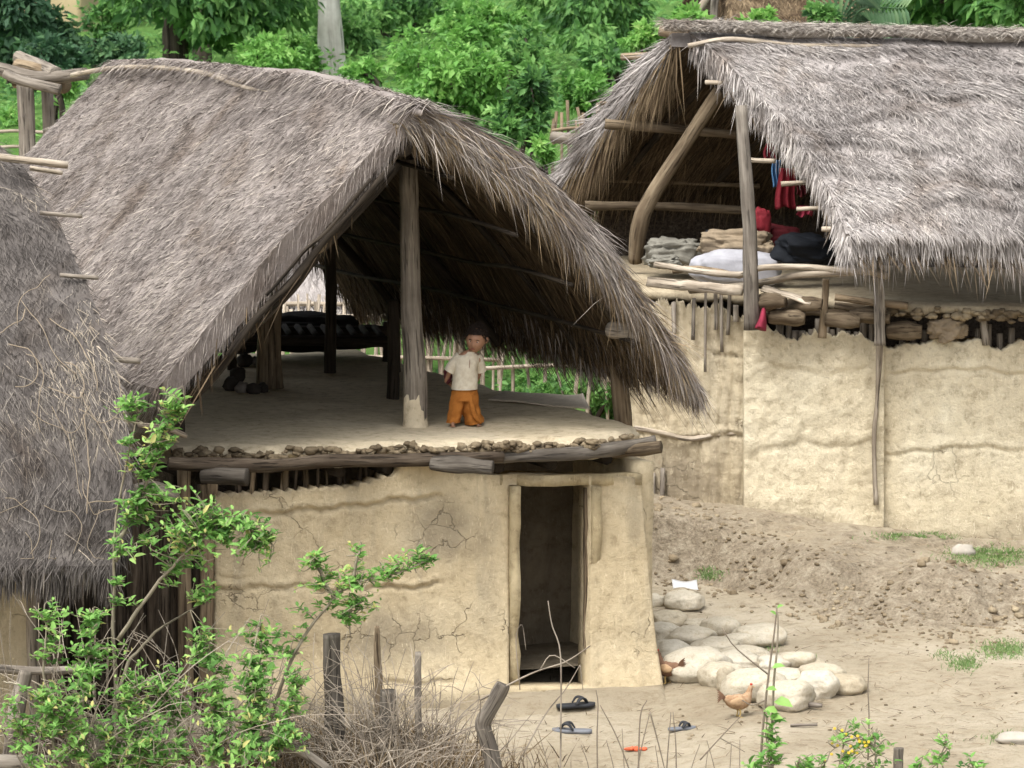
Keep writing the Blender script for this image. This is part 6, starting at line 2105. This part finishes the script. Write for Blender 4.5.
bl = [
    ('dark bushy shrub in front of the tan wall, left of the roof ridge', 52, 62, 36, 34, 55, 2600, .11, LEAFD, .0),
    ('dark green shrub between the tan wall and the dark straight trunk', 118, 52, 28, 24, 57, 2200, .11, LEAFD, .06),
    ('olive shrub at the top edge just right of the tan wall', 112, 12, 30, 22, 66, 1800, .11, LEAFB, .03),
    ('small pale green bush right behind the top of the left ridge end', 64, 84, 22, 12, 50, 900, .09, LEAFY, -.1),
    ('pale green bush low between the two dark trunks and the white trunk', 262, 56, 36, 22, 58, 2000, .1, LEAFY, -.05),
    ('light green bush just left of the white trunk', 300, 50, 24, 24, 60, 1500, .1, LEAFY, -.1),
    ('mid green bush right behind the white trunk', 352, 30, 34, 34, 66, 2200, .12, LEAFB, .03),
    ('small bright bush at the foot of the white trunk', 362, 74, 24, 18, 56, 1200, .09, LEAFY, -.03),
    ('dark green bush above the bright feathery one', 410, 12, 40, 24, 68, 2000, .12, LEAFB, -.06),
    ('large bright feathery bush behind the front of the middle roof', 450, 80, 62, 52, 50, 6500, .10, LEAFY, -.1),
    ('tall feathery light green bush at the top centre', 470, 22, 48, 30, 58, 3600, .11, LEAFY, -.14),
    ('rounded mid green bush right of the bright feathery one', 520, 60, 34, 34, 54, 3000, .11, LEAFB, .12),
    ('deep green shrub in the gap between the middle and right roofs', 532, 108, 26, 34, 48, 2600, .11, LEAFB, -.06),
    ('small bright shrub low in the gap between the two roofs', 545, 152, 14, 14, 46, 700, .09, LEAFY, 0.),
    ('light green shrub against the left end of the right hut roof', 588, 88, 28, 22, 50, 2000, .09, LEAFY, -.12),
    ('dark green shrub behind the light one at the right roof end', 606, 58, 34, 16, 56, 1600, .11, LEAFB, -.12),
    ('bright green sprig above the left end of the right roof ridge', 642, 38, 22, 16, 47, 1100, .09, LEAFY, .06),
    ('bright green shrub poking over the right ridge, left of the dark opening', 692, 18, 24, 12, 46, 1200, .09, LEAFY, .1),
    ('bright green shrub poking over the right ridge, right of the dark opening', 760, 20, 18, 8, 46, 700, .08, LEAFY, .16),
    ('small dark shrub over the right ridge beside the big curved leaves', 825, 15, 18, 12, 48, 800, .1, LEAFB, 0.),
    ('deep green shrub behind the top of the left part of the roofs gap', 500, 130, 24, 22, 47, 1500, .11, LEAFB, -.02),
    ('bushy green plant low under the right eave, seen past the woven mat', 540, 388, 44, 28, 41.0, 2400, .08, LEAFB, .08),
    ('green plant under the right eave, next to the wall post', 598, 394, 24, 26, 40.9, 1300, .08, LEAFB, .1),
    ('pale green bush low at the left edge behind the log frame', 12, 122, 30, 22, 50, 900, .09, LEAFY, -.08)]
for k, (lab, px, py, rx, ry, D, n, lf, mt, tone) in enumerate(bl):
    bush(lab, px, py, rx, ry, D, n, lf, mt, tone, k)
# long arching leaves of a banana-like plant
bp = thing('banana_plant', 'plant with big arching feathered leaves over the right ridge', 'plant', P(858, 60, 49))
LEAFBN = m_leaf('long_leaf', [(0., (.05, .12, .05)), (.5, (.10, .19, .09)), (1., (.22, .32, .14))], .5, .25)
r = np.random.default_rng(8)
for (p0, p1, p2) in (((852, 60), (858, 12), (905, 8)), ((852, 60), (850, 5), (875, -25)), ((852, 60), (842, 20), (828, 18)), ((855, 60), (872, 25), (890, 32))):
    spine = catmull([P(*p0, 49), P(*p1, 49), P(*p2, 48.7)], 30)
    mb = MB()
    mb.tube(spine, np.linspace(.02, .005, 30), 5, .4)
    tg = nrm(np.gradient(spine, axis=0))
    for i in range(8, 30):
        for s in (-1, 1):
            sd_v = nrm(np.cross(tg[i], [0, -1, .25])) * s
            base = spine[i][None]
            mb.leaves(base, (sd_v + tg[i] * .5 - UPV * .25)[None], np.array([[0, -.5, .8]]), .32 * math.sin((i - 5) / 25 * 2.8) + .06, .045, r.uniform(.2, .8))
    mb.build('leaf', [LEAFBN], bp)

# far undergrowth: leafy ground cover over the hillside
r = np.random.default_rng(51)
n = 60000
xx, yy = r.uniform(-16, 16, n), 44.5 + (r.uniform(0, 1, n) ** 1.4) * 85
xx = xx * yy / 60
zz = terr(xx, yy, False)
q = np.stack([xx, yy, zz], -1)
mask_ = vn(q * np.array([1, 1, 0]), .12, 5, 3)
hh_ = np.clip(.16 + .5 * mask_, .04, .9) * sstep(44, 50, yy) * r.uniform(.1, 1, n) * np.interp(yy, [44, 60, 130], [.7, 1.1, 4.])
q[:, 2] += hh_
mb = MB()
d = nrm(np.stack([r.normal(size=n), r.normal(size=n), r.uniform(-.2, 1.1, n)], -1))
Lf = r.uniform(.08, .17, n) * np.interp(yy, [44, 60, 130], [.8, 1., 2.2])
mb.cards(q, d, r.normal(size=(n, 3)) + UPV, Lf, Lf * .4, np.clip(.5 + .28 * mask_ + .13 * r.normal(size=n), 0, 1))
mb.build('undergrowth', [LEAFB], None, kind='stuff')
# distant wood closing the view at the top
mb = MB()
r = np.random.default_rng(52)
for k in range(70):
    y = r.uniform(92, 150)
    x = r.uniform(-.17, .17) * y
    z = float(terr(np.array([x]), np.array([y]), False)[0])
    s = r.uniform(1.6, 3.4)
    crown(mb, [(np.array([x, y, z + s * .9]), (s, s, s * 1.2), 420)], .34, r, r.normal() * .12, hang=.3)
mb.build('distant_wood', [LEAFB], None, kind='stuff')

# ------------------------------------------------------------------ built things behind
TANW = m_plain('tan_house_wall', (.52, .41, .25), .9, 3, .3, .2)
t = thing('house', 'tan walled house at the top left edge behind dark bushes', 'house', P(50, 50, 72))
a, b2 = P(28, 26, 72.0), P(81, 22, 72.0)
z0 = float(terr(np.array([a[0]]), np.array([72.]), False)[0]) - .3
a[2] = b2[2] = 0
wallslab('wall', a - np.array([2.4, 0, 0]), b2, z0, z0 + 3.6, .25, TANW, t, 3)
b3 = b2 + np.array([.4, 5, 0])
wallslab('side_wall', b2, b3, z0, z0 + 3.6, .25, TANW, t, 4)
mb = MB()
ra, rb = a + np.array([-2.8, -.5, z0 + 3.4]), b2 + np.array([.5, -.5, z0 + 3.4])
rc, rd = rb + np.array([0, 3.2, 1.6]), ra + np.array([0, 3.2, 1.6])
mb.grid(np.array([[ra * (1 - t_) + rb * t_ for t_ in np.linspace(0, 1, 12)], [rd * (1 - t_) + rc * t_ for t_ in np.linspace(0, 1, 12)]]), -UPV * .18, None, .4)
mb.build('roof', [THATCHL], t)
mb = MB()
mb.tube([P(44, 40, 71.4), P(42, 10, 71.4), P(40, -30, 71.4)], .06, 8, .6, .1, smooth_n=8)
mb.build('post', [WOODB], t)
# hut whose dark opening shows over the right ridge
t = thing('thatched_hut', 'brown roofed hut showing a dark opening over the right ridge', 'hut', P(725, 60, 56))
sA, sB = P(712, -34, 57.5), P(850, -28, 57.2)
e1, e2 = P(738, 36, 55.6), P(905, 40, 55.2)
f1, f2 = P(660, 34, 60.5), P(820, 38, 60)
s1 = Slope(sA, sB, e1, e2, .05, .05, 61)
s2 = Slope(sA, sB, f1, f2, .05, .05, 62)
mb = MB()
s1.body(mb, 30, 24, .18)
s2.body(mb, 30, 24, .18)
s1.cover(mb, 7000, seed=61, L=(.15, .4), W=(.012, .022))
s1.edge(mb, 800, 'rake', .18, seed=62)
s2.edge(mb, 800, 'rake', .18, seed=63)
mb.build('roof', [STRAWB, UNDER, STRAWB], t)
a, b2 = P(690, 20, 57.6), P(800, 20, 57.4)
zg = float(terr(np.array([a[0]]), np.array([57.6]), False)[0]) - .2
a[2] = b2[2] = 0
wallslab('wall', a, b2, zg, zg + 1.7, .15, BOARD, t, 5)
for (px, x2) in ((714, 718), (741, 738)):
    mb = MB()
    mb.tube([P(px, 45, 56.3), P(px, 10, 56.4), P(x2, -25, 56.6)], .05, 8, .7, .1, smooth_n=8, seed=px)
    mb.build('post', [WOOD], t)
mb = MB()
mb.tube([P(690, 22, 56.2), P(708, -4, 56.3), P(722, -24, 56.4)], .05, 8, .7, .1, smooth_n=8, seed=9)
mb.build('rafter', [WOODP], t)
# lean-to seen through the middle hut, and the stick fence below it
t = thing('lean_to', 'low thatched lean-to seen through the back of the middle hut', 'lean-to', P(320, 340, 43.4))
s1 = Slope(P(255, 215, 44.6), P(470, 228, 44.6), P(250, 300, 43.2), P(470, 312, 43.2), .03, .03, 71)
mb = MB()
s1.body(mb, 30, 14, .12)
s1.cover(mb, 4200, seed=71, L=(.15, .4), W=(.008, .014), var=(.4, 1.))
s1.edge(mb, 900, 'eave', .12, L=(.1, .2), seed=72)
mb.build('roof', [THATCHR, UNDER, STRAWB], t)
mb = MB()
mb.tube([P(252, 304, 43.15), P(360, 305, 43.15), P(470, 317, 43.15)], .025, 7, 1., .1, smooth_n=12)
mb.build('eave_pole', [WOODP], t)
for px in (262, 350, 460):
    mb = MB()
    p = P(px, 310, 43.4)
    mb.tube([np.array([p[0], p[1], ground_z(p[0], p[1]) - .1]), p], .05, 8, .6, .1, smooth_n=6)
    mb.build('post', [WOODB], t)


def stickfence(name, label, x0, x1, D, ztop, step, seed, mat, rails=(.3, .8), zb=None):
    r = np.random.default_rng(seed)
    a, b2 = P(x0, 300, D), P(x1, 300, D)
    t = thing(name, label, 'fence', (a[0], a[1], ground_z(a[0], a[1])))
    n = min(int((b2[0] - a[0]) / step), 95)
    for k in range(n):
        p = a + (b2 - a) * (k / max(n - 1, 1))
        z0 = ground_z(p[0], p[1]) - .05
        z1 = ztop + r.uniform(-.12, .12)
        mb = MB()
        mb.tube([(p[0], p[1], z0), (p[0] + r.normal() * .03, p[1], (z0 + z1) / 2), (p[0] + r.normal() * .05, p[1], z1)], r.uniform(.012, .024), 6, r.uniform(.3, 1), .1, smooth_n=6, seed=k)
        mb.build('stick', [mat], t)
    for f in rails:
        z = ground_z(a[0], a[1]) * (1 - f) + ztop * f
        mb = MB()
        mb.tube([(a[0], a[1] - .05, z), ((a[0] + b2[0]) / 2, a[1] - .05, z + .03), (b2[0], b2[1] - .05, z)], .022, 6, .8, .1, smooth_n=10)
        mb.build('rail', [mat], t)
    return t


stickfence('stick_fence', 'pale upright stick fence seen through the back of the middle hut', 225, 500, 42.6, 2.0, .045, 1, WOODP, (.55, .85))
stickfence('stick_fence', 'row of thin upright sticks among the plants under the right eave', 485, 632, 40.6, 1.62, .12, 2, WOODP, (.9,))
stickfence('stick_fence', 'grey brown stick fence in the gap at the left end of the right roof', 552, 600, 47.5, 3.65, .05, 3, WOODB, (.85,))
stickfence('stick_fence', 'low pale rail fence at the left edge below the log frame', -20, 60, 48.5, 3.35, .5, 4, WOODP, (.55, .95))
# frame of logs at the far end of the middle ridge
c0 = P(30, 130, 41.5)
t = thing('log_frame', 'frame of stacked grey logs on forked posts at the left end of the roof ridge', 'log frame', (c0[0], c0[1], ground_z(c0[0], c0[1])))
for (pts, rad, nm, m, vv) in (
        ([(-30, 62, 41.4), (2, 69, 41.4), (30, 77, 41.3), (60, 77, 41.2), (85, 74, 41)], .07, 'log', WOOD, .55),
        ([(18, 57, 41.9), (40, 66, 41.6), (56, 73, 41.2)], .065, 'log', WOOD, .75),
        ([(16, 64, 41.6), (38, 69, 41.5), (64, 79, 41.3)], .06, 'log', WOODB, .7),
        ([(15, 80, 41.6), (40, 82, 41.5), (66, 86, 41.3)], .075, 'log', WOODB, .6),
        ([(6, 74, 41.2), (20, 80, 41.1), (60, 90, 41.0)], .05, 'log', WOOD, .5)):
    mb = MB()
    mb.tube([P(*p) for p in pts], rad, 10, vv, .18, smooth_n=16, seed=int(pts[0][1]))
    mb.build(nm, [m], t)
for (px, top, D, rad) in ((25, 76, 41.3, .085), (47, 84, 41.7, .06)):
    mb = MB()
    p = P(px, top, D)
    mb.tube([(p[0] + .06, p[1], ground_z(p[0], p[1]) - .1), (p[0] + .03, p[1], 2.5), p], rad, 10, .6, .15, smooth_n=16, seed=px)
    mb.build('post', [WOOD], t)
# ------------------------------------------------------------------ camera, light
cam = bpy.data.cameras.new('camera')
co = bpy.data.objects.new('camera', cam)
COL.objects.link(co)
co.location = (0, 0, HC)
co.rotation_euler = (math.pi / 2 - TH, 0, 0)
cam.sensor_width = 36
cam.sensor_fit = 'HORIZONTAL'
cam.lens = FPX / 1024 * 36
cam.clip_start = .5
cam.clip_end = 3000
cam.dof.use_dof = True
cam.dof.focus_distance = 32.6
cam.dof.aperture_fstop = 6.5
scene.camera = co

EL, AZ = math.radians(62), math.radians(-38)      # high soft sun through cloud, from the left behind the viewer
w = bpy.data.worlds.new('World')
scene.world = w
w.use_nodes = True
nt = w.node_tree
bg = nt.nodes['Background']
sky = nt.nodes.new('ShaderNodeTexSky')
sky.sky_type = 'NISHITA'
sky.sun_disc = False
sky.sun_elevation = EL
sky.sun_rotation = math.radians(218)
sky.air_density = 1.0
sky.dust_density = 5.0
sky.ozone_density = .5
hs = nt.nodes.new('ShaderNodeHueSaturation')
hs.inputs['Saturation'].default_value = .22
nt.links.new(sky.outputs[0], hs.inputs['Color'])
nt.links.new(hs.outputs[0], bg.inputs['Color'])
bg.inputs['Strength'].default_value = .14
sl = bpy.data.lights.new('sun', 'SUN')
sl.energy = 1.1
sl.angle = math.radians(45)
sl.color = (1, .96, .88)
so = bpy.data.objects.new('sun', sl)
COL.objects.link(so)
sd_ = np.array([math.cos(EL) * math.sin(math.radians(218)), math.cos(EL) * math.cos(math.radians(218)), math.sin(EL)])
from mathutils import Vector
so.rotation_euler = Vector([float(t) for t in sd_]).to_track_quat('Z', 'Y').to_euler()
so.location = (-6, 20, 30)
scene.view_settings.view_transform = 'Standard'
scene.view_settings.look = 'None'
scene.view_settings.gamma = 1
scene.view_settings.use_curve_mapping = False
scene.view_settings.exposure = 1.22
for o in scene.objects:
    if '_o' in o:
        del o['_o']
